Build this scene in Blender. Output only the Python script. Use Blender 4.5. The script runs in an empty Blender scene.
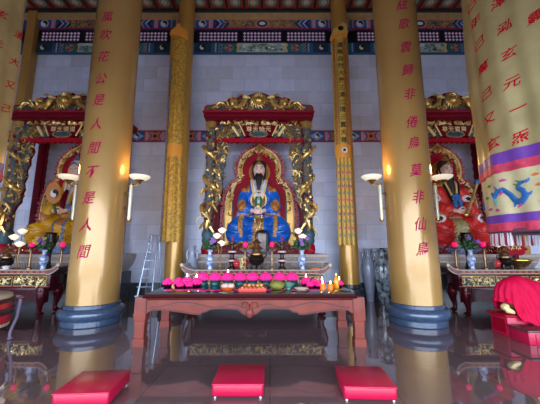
import bpy, bmesh, math, random
import numpy as np
from math import sin, cos, pi, radians, sqrt, atan2, hypot
from mathutils import Vector, Matrix

scene = bpy.context.scene
COL = scene.collection
AX = -0.36            # centre line of the hall

# ------------------------------------------------------------------ materials
def mat(name, col, rough=0.5, metal=0.0, spec=0.5, coat=0.0, noise=None, bump=None, emit=None, col2=None, sheen=0.0):
    m = bpy.data.materials.new(name)
    m.use_nodes = True
    nt = m.node_tree
    b = nt.nodes['Principled BSDF']
    b.inputs['Base Color'].default_value = (*col, 1)
    b.inputs['Roughness'].default_value = rough
    b.inputs['Metallic'].default_value = metal
    b.inputs['Specular IOR Level'].default_value = spec
    b.inputs['Coat Weight'].default_value = coat
    b.inputs['Coat Roughness'].default_value = 0.06
    if sheen:
        b.inputs['Sheen Weight'].default_value = sheen
    tc = None
    if noise or bump:
        tc = nt.nodes.new('ShaderNodeTexCoord')
    if noise:
        sc, amt = noise
        n = nt.nodes.new('ShaderNodeTexNoise')
        n.inputs['Scale'].default_value = sc
        n.inputs['Detail'].default_value = 3
        nt.links.new(tc.outputs['Object'], n.inputs['Vector'])
        r = nt.nodes.new('ShaderNodeValToRGB')
        r.color_ramp.elements[0].position = 0.35
        r.color_ramp.elements[1].position = 0.65
        c0 = col if col2 else tuple(max(0, c * (1 - amt)) for c in col)
        c1 = col2 if col2 else tuple(min(1, c * (1 + amt)) for c in col)
        r.color_ramp.elements[0].color = (*c0, 1)
        r.color_ramp.elements[1].color = (*c1, 1)
        nt.links.new(n.outputs['Fac'], r.inputs['Fac'])
        nt.links.new(r.outputs['Color'], b.inputs['Base Color'])
    if bump:
        sc, st = bump
        n2 = nt.nodes.new('ShaderNodeTexNoise')
        n2.inputs['Scale'].default_value = sc
        n2.inputs['Detail'].default_value = 4
        nt.links.new(tc.outputs['Object'], n2.inputs['Vector'])
        bp = nt.nodes.new('ShaderNodeBump')
        bp.inputs['Strength'].default_value = st
        bp.inputs['Distance'].default_value = 0.02
        nt.links.new(n2.outputs['Fac'], bp.inputs['Height'])
        nt.links.new(bp.outputs['Normal'], b.inputs['Normal'])
    if emit:
        ec, es = emit
        b.inputs['Emission Color'].default_value = (*ec, 1)
        b.inputs['Emission Strength'].default_value = es
    return m

def S(r, g, b):
    """photo sRGB 0-255 -> linear"""
    f = lambda c: (c / 255 / 12.92) if c / 255 <= 0.04045 else ((c / 255 + 0.055) / 1.055) ** 2.4
    return (f(r), f(g), f(b))

def brick_mat(name, c1, c2, mortar, w, h, msize, rough, spec=0.5, axes='xz', noise=0.0, coat=0.0, offset=0.5):
    m = bpy.data.materials.new(name); m.use_nodes = True
    nt = m.node_tree; b = nt.nodes['Principled BSDF']
    b.inputs['Roughness'].default_value = rough
    b.inputs['Specular IOR Level'].default_value = spec
    b.inputs['Coat Weight'].default_value = coat
    b.inputs['Coat Roughness'].default_value = 0.03
    tc = nt.nodes.new('ShaderNodeTexCoord')
    sep = nt.nodes.new('ShaderNodeSeparateXYZ'); com = nt.nodes.new('ShaderNodeCombineXYZ')
    nt.links.new(tc.outputs['Object'], sep.inputs[0])
    nt.links.new(sep.outputs['XYZ'.index(axes[0].upper())], com.inputs[0])
    nt.links.new(sep.outputs['XYZ'.index(axes[1].upper())], com.inputs[1])
    br = nt.nodes.new('ShaderNodeTexBrick')
    br.offset = offset
    br.inputs['Scale'].default_value = 1
    br.inputs['Brick Width'].default_value = w
    br.inputs['Row Height'].default_value = h
    br.inputs['Mortar Size'].default_value = msize
    br.inputs['Mortar Smooth'].default_value = 0.1
    br.inputs['Color1'].default_value = (*c1, 1)
    br.inputs['Color2'].default_value = (*c2, 1)
    br.inputs['Mortar'].default_value = (*mortar, 1)
    nt.links.new(com.outputs[0], br.inputs['Vector'])
    out = br.outputs['Color']
    if noise:
        n = nt.nodes.new('ShaderNodeTexNoise'); n.inputs['Scale'].default_value = 3.5; n.inputs['Detail'].default_value = 6
        nt.links.new(tc.outputs['Object'], n.inputs['Vector'])
        mp = nt.nodes.new('ShaderNodeMapRange')
        mp.inputs['To Min'].default_value = 1 - noise; mp.inputs['To Max'].default_value = 1 + noise
        nt.links.new(n.outputs['Fac'], mp.inputs['Value'])
        mx = nt.nodes.new('ShaderNodeMix'); mx.data_type = 'RGBA'; mx.blend_type = 'MULTIPLY'
        mx.inputs[0].default_value = 1
        nt.links.new(out, mx.inputs[6]); nt.links.new(mp.outputs[0], mx.inputs[7])
        out = mx.outputs[2]
    nt.links.new(out, b.inputs['Base Color'])
    return m

M = {}
def defmats():
    M['pillar'] = mat('gold_lacquer', S(188, 146, 84), 0.27, 0.2, 0.5, 0.35, noise=(1.3, 0.05))
    M['pillar_in'] = mat('gold_lacquer_dark', S(200, 150, 72), 0.33, 0.3, 0.5, 0.3, noise=(2, 0.06))
    M['stone_base'] = mat('blue_grey_stone', S(62, 80, 106), 0.2, 0, 0.6, 0.3, noise=(14, 0.15))
    M['dark_stone'] = mat('dark_granite', S(52, 54, 62), 0.25, 0, 0.5, 0, noise=(20, 0.2))
    M['magenta'] = mat('magenta_paint', S(180, 6, 76), 0.6, 0, 0.1)
    M['red_ink'] = mat('red_embroidery', S(196, 6, 36), 0.7, 0, 0.1)
    M['black_ink'] = mat('black_embroidery', S(30, 22, 14), 0.7)
    M['gold'] = mat('gilding', S(230, 192, 114), 0.28, 0.8, 0.5, 0, noise=(6, 0.2))
    M['gold_dk'] = mat('old_gilding', S(196, 156, 84), 0.38, 0.7, 0.5, 0, noise=(9, 0.3))
    M['gold_lt'] = mat('pale_gold_paint', S(246, 222, 160), 0.4, 0.2, 0.5)
    M['crimson'] = mat('crimson_lacquer', S(108, 8, 30), 0.4, 0, 0.15, 0.0)
    M['crimson_b'] = mat('crimson_bright', S(160, 8, 36), 0.45, 0, 0.15, 0.0)
    M['carve_teal'] = mat('carved_teal_paint', S(52, 66, 78), 0.5, 0.1, noise=(16, 0.3), col2=S(120, 100, 70))
    M['leaf_teal'] = mat('teal_leaf_paint', S(58, 88, 100), 0.5)
    M['leaf_violet'] = mat('violet_paint', S(150, 96, 150), 0.5)
    M['pink_fringe'] = mat('pink_flame_paint', S(206, 104, 110), 0.55, noise=(20, 0.15))
    M['halo_gold'] = mat('halo_gilding', S(226, 176, 92), 0.38, 0.45, 0.5, 0)
    M['halo_or'] = mat('halo_ochre', S(196, 120, 52), 0.5)
    M['black'] = mat('black_lacquer', S(18, 16, 18), 0.35)
    M['plinth'] = mat('grey_stone_carved', S(162, 148, 144), 0.6, 0, 0.4, 0, noise=(12, 0.2), bump=(30, 0.4))
    M['plinth_hi'] = mat('pale_stone_edge', S(190, 172, 150), 0.5)
    M['mahogany'] = mat('dark_mahogany', S(64, 10, 22), 0.25, 0, 0.2, 0.15, noise=(5, 0.3))
    M['mahogany_top'] = mat('mahogany_top', S(88, 66, 62), 0.2, 0, 0.5, 0.5)
    M['rail_red'] = mat('rail_dark_red', S(112, 22, 36), 0.3)
    M['table'] = mat('red_brown_wood', S(132, 64, 53), 0.36, 0, 0.2, 0.05, noise=(4, 0.15))
    M['table_dk'] = mat('table_edge_dark', S(62, 10, 14), 0.4, 0, 0.05, 0.0)
    M['table_line'] = mat('table_groove', S(84, 32, 30), 0.4)
    M['glass_top'] = mat('dark_glass_top', S(16, 20, 20), 0.03, 0, 0.6, 0.4)
    M['vinyl'] = mat('red_vinyl', S(188, 12, 62), 0.33, 0, 0.5, 0.1, bump=(60, 0.05))
    M['foot_white'] = mat('white_plastic', S(220, 220, 220), 0.5)
    M['brass'] = mat('brass', S(196, 156, 70), 0.25, 0.9)
    M['lamp_white'] = mat('white_glass_bowl', S(238, 230, 205), 0.4, 0, 0.5, 0, emit=(S(255, 240, 205), 0.25))
    M['lamp_tube'] = mat('pale_brass_tube', S(240, 232, 200), 0.25, 0.2)
    M['bulb'] = mat('warm_bulb', (1, .8, .5), 0.4, emit=((1.0, 0.62, 0.25), 2.0))
    M['brocade'] = mat('gold_brocade', S(198, 152, 60), 0.5, 0.2, 0.5, 0, noise=(14, 0.35), bump=(26, 0.8))
    M['brocade2'] = mat('gold_satin', S(216, 176, 86), 0.5, 0.1, 0.5, 0, noise=(20, 0.15), bump=(30, 0.3))
    M['orange_satin'] = mat('orange_satin', S(232, 158, 60), 0.45, 0, 0.5)
    M['drape'] = mat('gold_satin_drape', S(186, 168, 116), 0.42, 0.2, 0.5, 0, noise=(2.2, 0.12), bump=(5, 0.5))
    M['drape_lt'] = mat('pale_dragon_satin', S(222, 208, 160), 0.45, 0.1, 0.5, 0, noise=(3, 0.08), bump=(6, 0.4))
    M['purple'] = mat('purple_satin', S(118, 64, 168), 0.5, bump=(12, 0.5))
    M['pinkband'] = mat('pink_satin', S(216, 66, 96), 0.5, noise=(14, 0.2), bump=(12, 0.5))
    M['mauve'] = mat('mauve_hoop', S(110, 76, 92), 0.5)
    M['tassel_w'] = mat('white_tassel', S(224, 214, 216), 0.8)
    M['tassel_p'] = mat('rose_tassel', S(176, 30, 66), 0.8)
    M['thread_blue'] = mat('blue_thread', S(42, 108, 178), 0.5)
    M['thread_teal'] = mat('teal_thread', S(64, 150, 150), 0.5)
    M['thread_pink'] = mat('pink_thread', S(206, 70, 150), 0.5)
    M['thread_green'] = mat('green_thread', S(92, 140, 62), 0.5)
    M['thread_orange'] = mat('orange_thread', S(226, 128, 50), 0.5)
    M['skin'] = mat('painted_skin', S(232, 190, 178), 0.45)
    M['eye_white'] = mat('eye_white', S(240, 236, 230), 0.3)
    M['lips'] = mat('painted_lips', S(190, 50, 60), 0.4)
    M['hair'] = mat('black_hair', S(18, 14, 14), 0.5)
    M['hair_white'] = mat('white_hair', S(214, 210, 214), 0.6)
    M['hat_brown'] = mat('dark_brown_hat', S(46, 30, 22), 0.5)
    M['blue'] = mat('blue_robe', S(4, 92, 188), 0.4, 0, 0.5, 0.2, noise=(3, 0.12))
    M['yellow'] = mat('yellow_robe', S(214, 158, 14), 0.45, 0, 0.5, 0.15, noise=(3, 0.08))
    M['red_robe'] = mat('red_robe', S(214, 44, 42), 0.45, 0, 0.5, 0.15, noise=(3, 0.08))
    M['white_cloth'] = mat('white_cloth', S(232, 222, 226), 0.5)
    M['lilac'] = mat('lilac_lining', S(176, 150, 186), 0.5)
    M['hem_gold'] = mat('hem_brocade', S(196, 150, 78), 0.5, 0.2, noise=(22, 0.2), col2=S(110, 66, 50))
    M['patch'] = mat('patch_brocade', S(150, 60, 34), 0.5, 0.1, noise=(26, 0.2), col2=S(206, 150, 70))
    M['green'] = mat('green_paint', S(30, 112, 72), 0.5)
    M['silver'] = mat('silver_blue_trim', S(128, 142, 170), 0.45, 0.1, noise=(20, 0.2), col2=S(70, 86, 130))
    M['grn_gold'] = mat('olive_brocade', S(120, 118, 84), 0.5, 0.1, noise=(18, 0.3), col2=S(190, 170, 110))
    M['fan'] = mat('tan_fan', S(190, 124, 56), 0.5)
    M['china'] = mat('blue_white_china', S(40, 78, 160), 0.15, 0, 0.5, 0.6, noise=(13, 0.3), col2=S(206, 220, 240))
    M['china_dk'] = mat('dark_figured_china', S(26, 40, 50), 0.15, 0, 0.5, 0.6, noise=(7, 0.3), col2=S(170, 184, 196))
    M['china_pale'] = mat('pale_grey_china', S(150, 158, 178), 0.25, 0, 0.5, 0.3, noise=(6, 0.1))
    M['leafgreen'] = mat('leaf_green', S(44, 84, 46), 0.5)
    M['fl_purple'] = mat('purple_petals', S(160, 110, 190), 0.6)
    M['fl_yellow'] = mat('yellow_petals', S(226, 198, 90), 0.6)
    M['fl_red'] = mat('red_petals', S(190, 20, 50), 0.6)
    M['lotus_glow'] = mat('glowing_lotus', (1, .93, .8), 0.5, emit=((1.0, 0.76, 0.48), 0.33))
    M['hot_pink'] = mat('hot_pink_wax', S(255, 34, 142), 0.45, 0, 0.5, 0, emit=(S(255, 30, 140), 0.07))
    M['pink_bulb'] = mat('pink_bulb', S(255, 20, 110), 0.4, emit=(S(255, 10, 100), 0.5))
    M['flame'] = mat('candle_flame', (1, .8, .5), 0.5, emit=((1.0, 0.72, 0.36), 5.0))
    M['teal_dish'] = mat('teal_dish', S(16, 84, 84), 0.35)
    M['bronze'] = mat('dark_bronze', S(58, 46, 40), 0.35, 0.7, noise=(20, 0.3))
    M['bronze_lt'] = mat('worn_bronze', S(150, 116, 84), 0.35, 0.8, noise=(14, 0.3))
    M['steel'] = mat('aluminium', S(176, 190, 212), 0.3, 0.7)
    M['drum_red'] = mat('drum_red', S(200, 24, 44), 0.35, 0, 0.5, 0.2)
    M['hide'] = mat('drum_hide', S(196, 180, 160), 0.6)
    M['drum_band'] = mat('drum_band', S(60, 34, 36), 0.45, noise=(16, 0.3))
    M['lavender'] = mat('lavender_paint', S(112, 98, 122), 0.4)
    M['cloth_red'] = mat('red_cloth', S(212, 4, 64), 0.7, 0, 0.2, 0)
    M['box_red'] = mat('red_painted_wood', S(196, 16, 66), 0.4, 0, 0.5, 0.1)
    M['step_dark'] = mat('dark_worn_top', S(70, 50, 52), 0.3)
    M['bun'] = mat('bun', S(236, 196, 176), 0.6)
    M['orange_tray'] = mat('orange_tray', S(222, 96, 40), 0.4)
    M['red_tray'] = mat('red_tray', S(232, 60, 44), 0.4)
    M['apple'] = mat('apple_red', S(176, 28, 36), 0.3, noise=(9, 0.2), col2=S(222, 170, 80))
    M['melon'] = mat('green_melon', S(128, 126, 46), 0.5, noise=(14, 0.25), bump=(24, .5))
    M['jade'] = mat('jade_bowl', S(96, 140, 122), 0.4)
    M['oil'] = mat('amber_oil', S(240, 160, 30), 0.15, 0, 0.5, 0.3)
    M['cap_w'] = mat('bottle_cap', S(240, 220, 140), 0.5)
    M['orange_cup'] = mat('orange_cup', S(244, 130, 40), 0.35, emit=(S(255, 120, 30), 0.15))
    # painted ceiling and beams
    M['coffer_field'] = mat('coffer_red_brown', S(120, 46, 40), 0.6)
    M['coffer_black'] = mat('coffer_black', S(40, 34, 40), 0.6)
    M['coffer_red'] = mat('coffer_red', S(176, 44, 36), 0.6)
    M['c_teal'] = mat('ceiling_teal', S(84, 150, 150), 0.6)
    M['c_green'] = mat('ceiling_green', S(66, 104, 76), 0.6)
    M['c_pink'] = mat('ceiling_pink', S(226, 178, 180), 0.6)
    M['c_gold'] = mat('ceiling_gold', S(206, 160, 84), 0.6)
    M['beam_tan'] = mat('tan_beam', S(196, 156, 106), 0.6, noise=(4, 0.1))
    M['p_blue'] = mat('painted_blue', S(44, 82, 158), 0.6)
    M['p_ltblue'] = mat('painted_light_blue', S(138, 176, 214), 0.6)
    M['p_navy'] = mat('painted_navy', S(34, 44, 92), 0.6)
    M['p_green'] = mat('painted_green', S(48, 108, 104), 0.6)
    M['p_dkgreen'] = mat('painted_dark_green', S(40, 66, 66), 0.6)
    M['p_red'] = mat('painted_red', S(150, 30, 62), 0.6)
    M['p_pink'] = mat('painted_pink', S(206, 134, 146), 0.6)
    M['p_brown'] = mat('painted_brown', S(124, 92, 72), 0.6, noise=(8, 0.3), col2=S(178, 140, 90))
    M['p_white'] = mat('painted_white', S(226, 230, 232), 0.6)
    M['p_black'] = mat('painted_black', S(24, 26, 32), 0.6)
    M['p_yellow'] = mat('painted_yellow', S(226, 196, 96), 0.6)
    M['p_scene'] = mat('painted_landscape', S(74, 130, 120), 0.6, noise=(5, 0.3), col2=S(206, 220, 210))
    M['p_orange'] = mat('painted_orange', S(206, 122, 66), 0.6)
    M['win_frame'] = mat('lattice_black', S(26, 20, 34), 0.5)
    M['win_pane'] = mat('lit_pane', S(120, 100, 150), 0.5, emit=(S(150, 130, 190), 0.07))
    M['win_rose'] = mat('lattice_rosette', S(206, 176, 206), 0.5, emit=(S(220, 190, 220), 0.07))
    M['wall'] = brick_mat('pale_stone_tiles', S(222, 228, 255), S(200, 204, 224), S(176, 182, 208), 0.95, 0.5, 0.006, 0.35, noise=0.14)
    M['plain'] = mat('plain_plaster', S(200, 200, 205), 0.7)
    M['floor'] = brick_mat('polished_granite', S(116, 97, 99), S(122, 101, 104), S(92, 77, 80), 1.5, 1.5, 0.006, 0.035, spec=1.0, axes='xy', noise=0.14, coat=0.5, offset=0.0)
    M['paving'] = brick_mat('courtyard_paving', S(120, 118, 118), S(112, 110, 110), S(140, 140, 140), .6, .6, 0.01, 0.8, axes='xy', noise=0.1)
defmats()

# ------------------------------------------------------------------ mesh builder
class MB:
    def __init__(s):
        s.v = []; s.f = []; s.m = []; s.mats = []
    def mi(s, name):
        if name not in s.mats: s.mats.append(name)
        return s.mats.index(name)
    def add(s, vs, fs, m):
        o = len(s.v); k = s.mi(m)
        s.v.extend([tuple(p) for p in vs])
        for f in fs:
            s.f.append(tuple(i + o for i in f)); s.m.append(k)
        return s
    def box(s, c, d, m, bev=0.0, rot=None):
        x, y, z = (q / 2 for q in d)
        if bev <= 0:
            vs = [(-x, -y, -z), (x, -y, -z), (x, y, -z), (-x, y, -z), (-x, -y, z), (x, -y, z), (x, y, z), (-x, y, z)]
            fs = [(0, 3, 2, 1), (4, 5, 6, 7), (0, 1, 5, 4), (1, 2, 6, 5), (2, 3, 7, 6), (3, 0, 4, 7)]
        else:
            bm = bmesh.new(); bmesh.ops.create_cube(bm, size=1)
            for v in bm.verts: v.co = Vector((v.co.x * d[0], v.co.y * d[1], v.co.z * d[2]))
            bmesh.ops.bevel(bm, geom=list(bm.edges), offset=min(bev, min(d) * .45), segments=2, affect='EDGES', profile=0.5)
            bm.verts.index_update()
            vs = [tuple(v.co) for v in bm.verts]; fs = [tuple(v.index for v in f.verts) for f in bm.faces]; bm.free()
        if rot is not None:
            vs = [tuple(rot @ Vector(p)) for p in vs]
        return s.add([(p[0] + c[0], p[1] + c[1], p[2] + c[2]) for p in vs], fs, m)
    def bx(s, x0, x1, y0, y1, z0, z1, m, bev=0.0):
        return s.box(((x0 + x1) / 2, (y0 + y1) / 2, (z0 + z1) / 2), (abs(x1 - x0), abs(y1 - y0), abs(z1 - z0)), m, bev)
    def lathe(s, prof, c, m, n=24, sx=1, sy=1, cap=True):
        vs = []; fs = []
        for r, z in prof:
            for i in range(n):
                a = 2 * pi * i / n
                vs.append((c[0] + r * sx * cos(a), c[1] + r * sy * sin(a), c[2] + z))
        k = len(prof)
        for j in range(k - 1):
            for i in range(n):
                i2 = (i + 1) % n
                fs.append((j * n + i, j * n + i2, (j + 1) * n + i2, (j + 1) * n + i))
        if cap:
            fs.append(tuple(range(n - 1, -1, -1))); fs.append(tuple((k - 1) * n + i for i in range(n)))
        return s.add(vs, fs, m)
    def loft(s, secs, m, n=24):
        vs = []; fs = []
        for z, cx, cy, rx, ry in secs:
            for i in range(n):
                a = 2 * pi * i / n
                vs.append((cx + rx * cos(a), cy + ry * sin(a), z))
        k = len(secs)
        for j in range(k - 1):
            for i in range(n):
                i2 = (i + 1) % n
                fs.append((j * n + i, j * n + i2, (j + 1) * n + i2, (j + 1) * n + i))
        fs.append(tuple(range(n - 1, -1, -1))); fs.append(tuple((k - 1) * n + i for i in range(n)))
        return s.add(vs, fs, m)
    def ell(s, c, r, m, nu=12, nv=8, rot=None):
        if not hasattr(r, '__len__'): r = (r, r, r)
        vs = [(0, 0, -r[2])]; fs = []
        for j in range(1, nv):
            t = -pi / 2 + pi * j / nv
            for i in range(nu):
                a = 2 * pi * i / nu
                vs.append((r[0] * cos(t) * cos(a), r[1] * cos(t) * sin(a), r[2] * sin(t)))
        vs.append((0, 0, r[2])); top = len(vs) - 1
        for i in range(nu):
            i2 = (i + 1) % nu
            fs.append((0, 1 + i2, 1 + i))
            for j in range(nv - 2):
                fs.append((1 + j * nu + i, 1 + j * nu + i2, 1 + (j + 1) * nu + i2, 1 + (j + 1) * nu + i))
            fs.append((1 + (nv - 2) * nu + i, 1 + (nv - 2) * nu + i2, top))
        if rot is not None: vs = [tuple(rot @ Vector(p)) for p in vs]
        return s.add([(p[0] + c[0], p[1] + c[1], p[2] + c[2]) for p in vs], fs, m)
    def tube(s, pts, rad, m, n=8, cap=True, flat=1.0, up=None):
        pts = [Vector(p) for p in pts]; k = len(pts)
        if not hasattr(rad, '__len__'): rad = [rad] * k
        vs = []; fs = []; prev = None
        for j in range(k):
            t = (pts[min(j + 1, k - 1)] - pts[max(j - 1, 0)])
            t = t.normalized() if t.length > 1e-9 else Vector((0, 0, 1))
            if up is not None:
                nrm = Vector(up) - t * t.dot(Vector(up))
            elif prev is None:
                a = Vector((0, 1, 0)) if abs(t.y) < 0.9 else Vector((1, 0, 0))
                nrm = a - t * t.dot(a)
            else:
                nrm = prev - t * t.dot(prev)
            if nrm.length < 1e-6:
                nrm = t.orthogonal()
            nrm.normalize(); prev = nrm; bi = t.cross(nrm)
            for i in range(n):
                a = 2 * pi * i / n
                vs.append(tuple(pts[j] + nrm * (rad[j] * flat * cos(a)) + bi * (rad[j] * sin(a))))
        for j in range(k - 1):
            for i in range(n):
                i2 = (i + 1) % n
                fs.append((j * n + i, j * n + i2, (j + 1) * n + i2, (j + 1) * n + i))
        if cap:
            fs.append(tuple(range(n - 1, -1, -1))); fs.append(tuple((k - 1) * n + i for i in range(n)))
        return s.add(vs, fs, m)
    def prism(s, poly, y0, y1, m, axis='xz'):
        """closed outline in x,z (or y,z) pushed from y0 (front) to y1"""
        n = len(poly)
        if axis == 'xz':
            vs = [(p[0], y0, p[1]) for p in poly] + [(p[0], y1, p[1]) for p in poly]
        elif axis == 'yz':
            vs = [(y0, p[0], p[1]) for p in poly] + [(y1, p[0], p[1]) for p in poly]
        else:
            vs = [(p[0], p[1], y0) for p in poly] + [(p[0], p[1], y1) for p in poly]
        fs = [tuple(range(n)), tuple(range(2 * n - 1, n - 1, -1))]
        for i in range(n):
            j = (i + 1) % n
            fs.append((i, i + n, j + n, j))
        return s.add(vs, fs, m)
    def strip(s, a, b, y0, y1, m):
        """band between two xz outlines of equal length, with thickness"""
        n = len(a)
        vs = [(p[0], y0, p[1]) for p in a] + [(p[0], y0, p[1]) for p in b] + [(p[0], y1, p[1]) for p in a] + [(p[0], y1, p[1]) for p in b]
        fs = []
        for i in range(n - 1):
            j = i + 1
            fs += [(i, j, n + j, n + i), (2 * n + i, 3 * n + i, 3 * n + j, 2 * n + j), (i, 2 * n + i, 2 * n + j, j), (n + i, n + j, 3 * n + j, 3 * n + i)]
        fs += [(0, n, 3 * n, 2 * n), (n - 1, 3 * n - 1, 4 * n - 1, 2 * n - 1)]
        return s.add(vs, fs, m)
    def disc(s, x, z, r, y0, y1, m, n=20, sz=1.0):
        return s.prism([(x + r * cos(2 * pi * i / n), z + r * sz * sin(2 * pi * i / n)) for i in range(n)], y0, y1, m)
    def build(s, name, parent=None, angle=40, off=None):
        if off is None:
            off = parent['_o'] if (parent is not None and '_o' in parent) else (0, 0, 0)
        me = bpy.data.meshes.new(name)
        v = np.array(s.v, dtype=float).reshape(-1, 3) - np.array(off)
        me.from_pydata([tuple(p) for p in v], [], s.f)
        for q in s.mats: me.materials.append(M[q])
        if len(s.mats) > 1:
            me.polygons.foreach_set('material_index', s.m)
        bm = bmesh.new(); bm.from_mesh(me); bmesh.ops.recalc_face_normals(bm, faces=bm.faces); bm.to_mesh(me); bm.free()
        me.polygons.foreach_set('use_smooth', [True] * len(me.polygons))
        me.set_sharp_from_angle(angle=radians(angle))
        me.update()
        o = bpy.data.objects.new(name, me); COL.objects.link(o)
        if parent is not None:
            o.parent = parent
            o['_o'] = off
        return o

def thing(name, label, cat, loc=(0, 0, 0), group=None, off=None):
    o = bpy.data.objects.new(name, None); COL.objects.link(o)
    o.empty_display_size = 0.2
    o.location = loc; o['label'] = label; o['category'] = cat
    if group: o['group'] = group
    o['_o'] = tuple(loc) if off is None else off
    return o
def tag(o, label, cat, group=None, kind=None):
    o['label'] = label; o['category'] = cat
    if group: o['group'] = group
    if kind: o['kind'] = kind
    return o
def struct(o):
    o['kind'] = 'structure'; return o
def place(o, loc, rz=0):
    o.location = loc; o.rotation_euler = (0, 0, rz); return o
def dup(root, loc, rz=0, label=None, group=None, scale=None):
    r = root.copy(); COL.objects.link(r); r.location = loc; r.rotation_euler = (0, 0, rz)
    if label: r['label'] = label
    if group: r['group'] = group
    if scale: r.scale = (scale,) * 3
    for ch in list(root.children):
        c = ch.copy(); COL.objects.link(c); c.parent = r
        for g in list(ch.children):
            d = g.copy(); COL.objects.link(d); d.parent = c
    return r

_fc = {}
def glyph(ch):
    """verts (x,y in an em box centred on 0) and faces of one character"""
    if ch not in _fc:
        c = bpy.data.curves.new('glyph', 'FONT'); c.body = ch; c.resolution_u = 2; c.offset = 0.012
        o = bpy.data.objects.new('glyph', c); COL.objects.link(o)
        dg = bpy.context.evaluated_depsgraph_get(); dg.update()
        me = bpy.data.meshes.new_from_object(o.evaluated_get(dg))
        bm = bmesh.new(); bm.from_mesh(me)
        bmesh.ops.triangulate(bm, faces=bm.faces)
        bmesh.ops.subdivide_edges(bm, edges=[e for e in bm.edges if e.calc_length() > .3], cuts=1)
        bm.verts.index_update()
        vs = [(v.co.x - .5, v.co.y - .36) for v in bm.verts]; fs = [tuple(v.index for v in f.verts) for f in bm.faces]
        bm.free()
        _fc[ch] = (vs, fs)
        bpy.data.objects.remove(o); bpy.data.curves.remove(c); bpy.data.meshes.remove(me)
    return _fc[ch]
def write(mb, ch, w, h, fn, m, slant=0.0, rise=0.0):
    """fn maps (x,z) in metres about the character's centre to a point"""
    vs, fs = glyph(ch)
    mb.add([fn(x * w + slant * y * h, y * h + rise * x * w) for x, y in vs], fs, m)

def inside(p, poly):
    x, z = p; r = False; n = len(poly)
    for i in range(n):
        x1, z1 = poly[i]; x2, z2 = poly[i - 1]
        if (z1 > z) != (z2 > z) and x < (x2 - x1) * (z - z1) / (z2 - z1) + x1: r = not r
    return r
def swirl(mb, x, z, y, ang, L, r, curl, m, n=7, sides=5, depth=0.03):
    pts = []; rad = []; a = ang; st = L / n
    for i in range(n + 1):
        t = i / n
        pts.append((x, y - depth * sin(pi * t), z)); rad.append(r * (1 - .65 * t))
        a += curl * (0.35 + 1.3 * t) / n
        x += cos(a) * st * (1.15 - .5 * t); z += sin(a) * st * (1.15 - .5 * t)
    mb.tube(pts, rad, m, n=sides)
def fill(mb, poly, y, n, L, r, mats, rnd, margin=0.0):
    xs = [p[0] for p in poly]; zs = [p[1] for p in poly]
    k = 0; tries = 0
    while k < n and tries < n * 60:
        tries += 1
        x = rnd.uniform(min(xs), max(xs)); z = rnd.uniform(min(zs), max(zs))
        a = rnd.uniform(0, 2 * pi)
        if not inside((x, z), poly) or not inside((x + cos(a) * L * .5, z + sin(a) * L * .5), poly): continue
        swirl(mb, x, z, y, a, L * rnd.uniform(.7, 1.3), r * rnd.uniform(.7, 1.2), rnd.choice((-1, 1)) * rnd.uniform(2.5, 5), rnd.choice(mats))
        k += 1

def voxel(mb, size, smooth=2):
    """fuse the builder's shapes into one continuous skin"""
    me = bpy.data.meshes.new('blend'); me.from_pydata(mb.v, [], mb.f)
    o = bpy.data.objects.new('blend', me); COL.objects.link(o)
    bm = bmesh.new(); bm.from_mesh(me); bmesh.ops.recalc_face_normals(bm, faces=bm.faces); bm.to_mesh(me); bm.free()
    r = o.modifiers.new('r', 'REMESH'); r.mode = 'VOXEL'; r.voxel_size = size
    sm = o.modifiers.new('s', 'SMOOTH'); sm.factor = 0.5; sm.iterations = smooth
    dg = bpy.context.evaluated_depsgraph_get(); dg.update()
    out = bpy.data.meshes.new_from_object(o.evaluated_get(dg))
    nv = len(out.vertices); co = np.empty(nv * 3); out.vertices.foreach_get('co', co); co = co.reshape(-1, 3)
    no = np.empty(nv * 3); out.vertices.foreach_get('normal', no); no = no.reshape(-1, 3)
    fs = [tuple(p.vertices) for p in out.polygons]
    bpy.data.objects.remove(o); bpy.data.meshes.remove(me); bpy.data.meshes.remove(out)
    return co, no, fs
def pieces(co, fs, key):
    """split faces by key(cx,cy,cz) -> {key: MB-ready (verts, faces)}"""
    d = {}
    arr = np.array([co[list(f)].mean(0) for f in fs])
    for f, c in zip(fs, arr):
        d.setdefault(key(*c), []).append(f)
    out = {}
    for k, ff in d.items():
        ids = sorted({i for f in ff for i in f}); mp = {i: j for j, i in enumerate(ids)}
        out[k] = ([tuple(co[i]) for i in ids], [tuple(mp[i] for i in f) for f in ff])
    return out
# ------------------------------------------------------------------ the hall
WY = 10.0
BC = -0.3            # centre of the middle bay of the back wall
def slab(name, x0, x1, y0, y1, z0, z1, m):
    return struct(MB().bx(x0, x1, y0, y1, z0, z1, m).build(name))
slab('floor', -13, 13, -3.2, 10.2, -0.2, 0, 'floor')
slab('ground', -16, 16, -26, -3.2, -0.3, -0.1, 'paving')
slab('wall_back', -13, 13, WY, WY + 0.2, 0, 11.2, 'wall')
slab('wall_left', -13.2, -13, -3.2, 10.2, 0, 11.2, 'plain')
slab('wall_right', 13, 13.2, -3.2, 10.2, 0, 11.2, 'plain')
slab('wall_front_light_stop', -13, 13, -3.4, -3.2, 4.3, 10.9, 'plain')  # unseen wall over the open front, added to keep high daylight out
slab('baseboard_back', -13, 13, WY - 0.06, WY, 0, 0.55, 'dark_stone')

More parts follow.
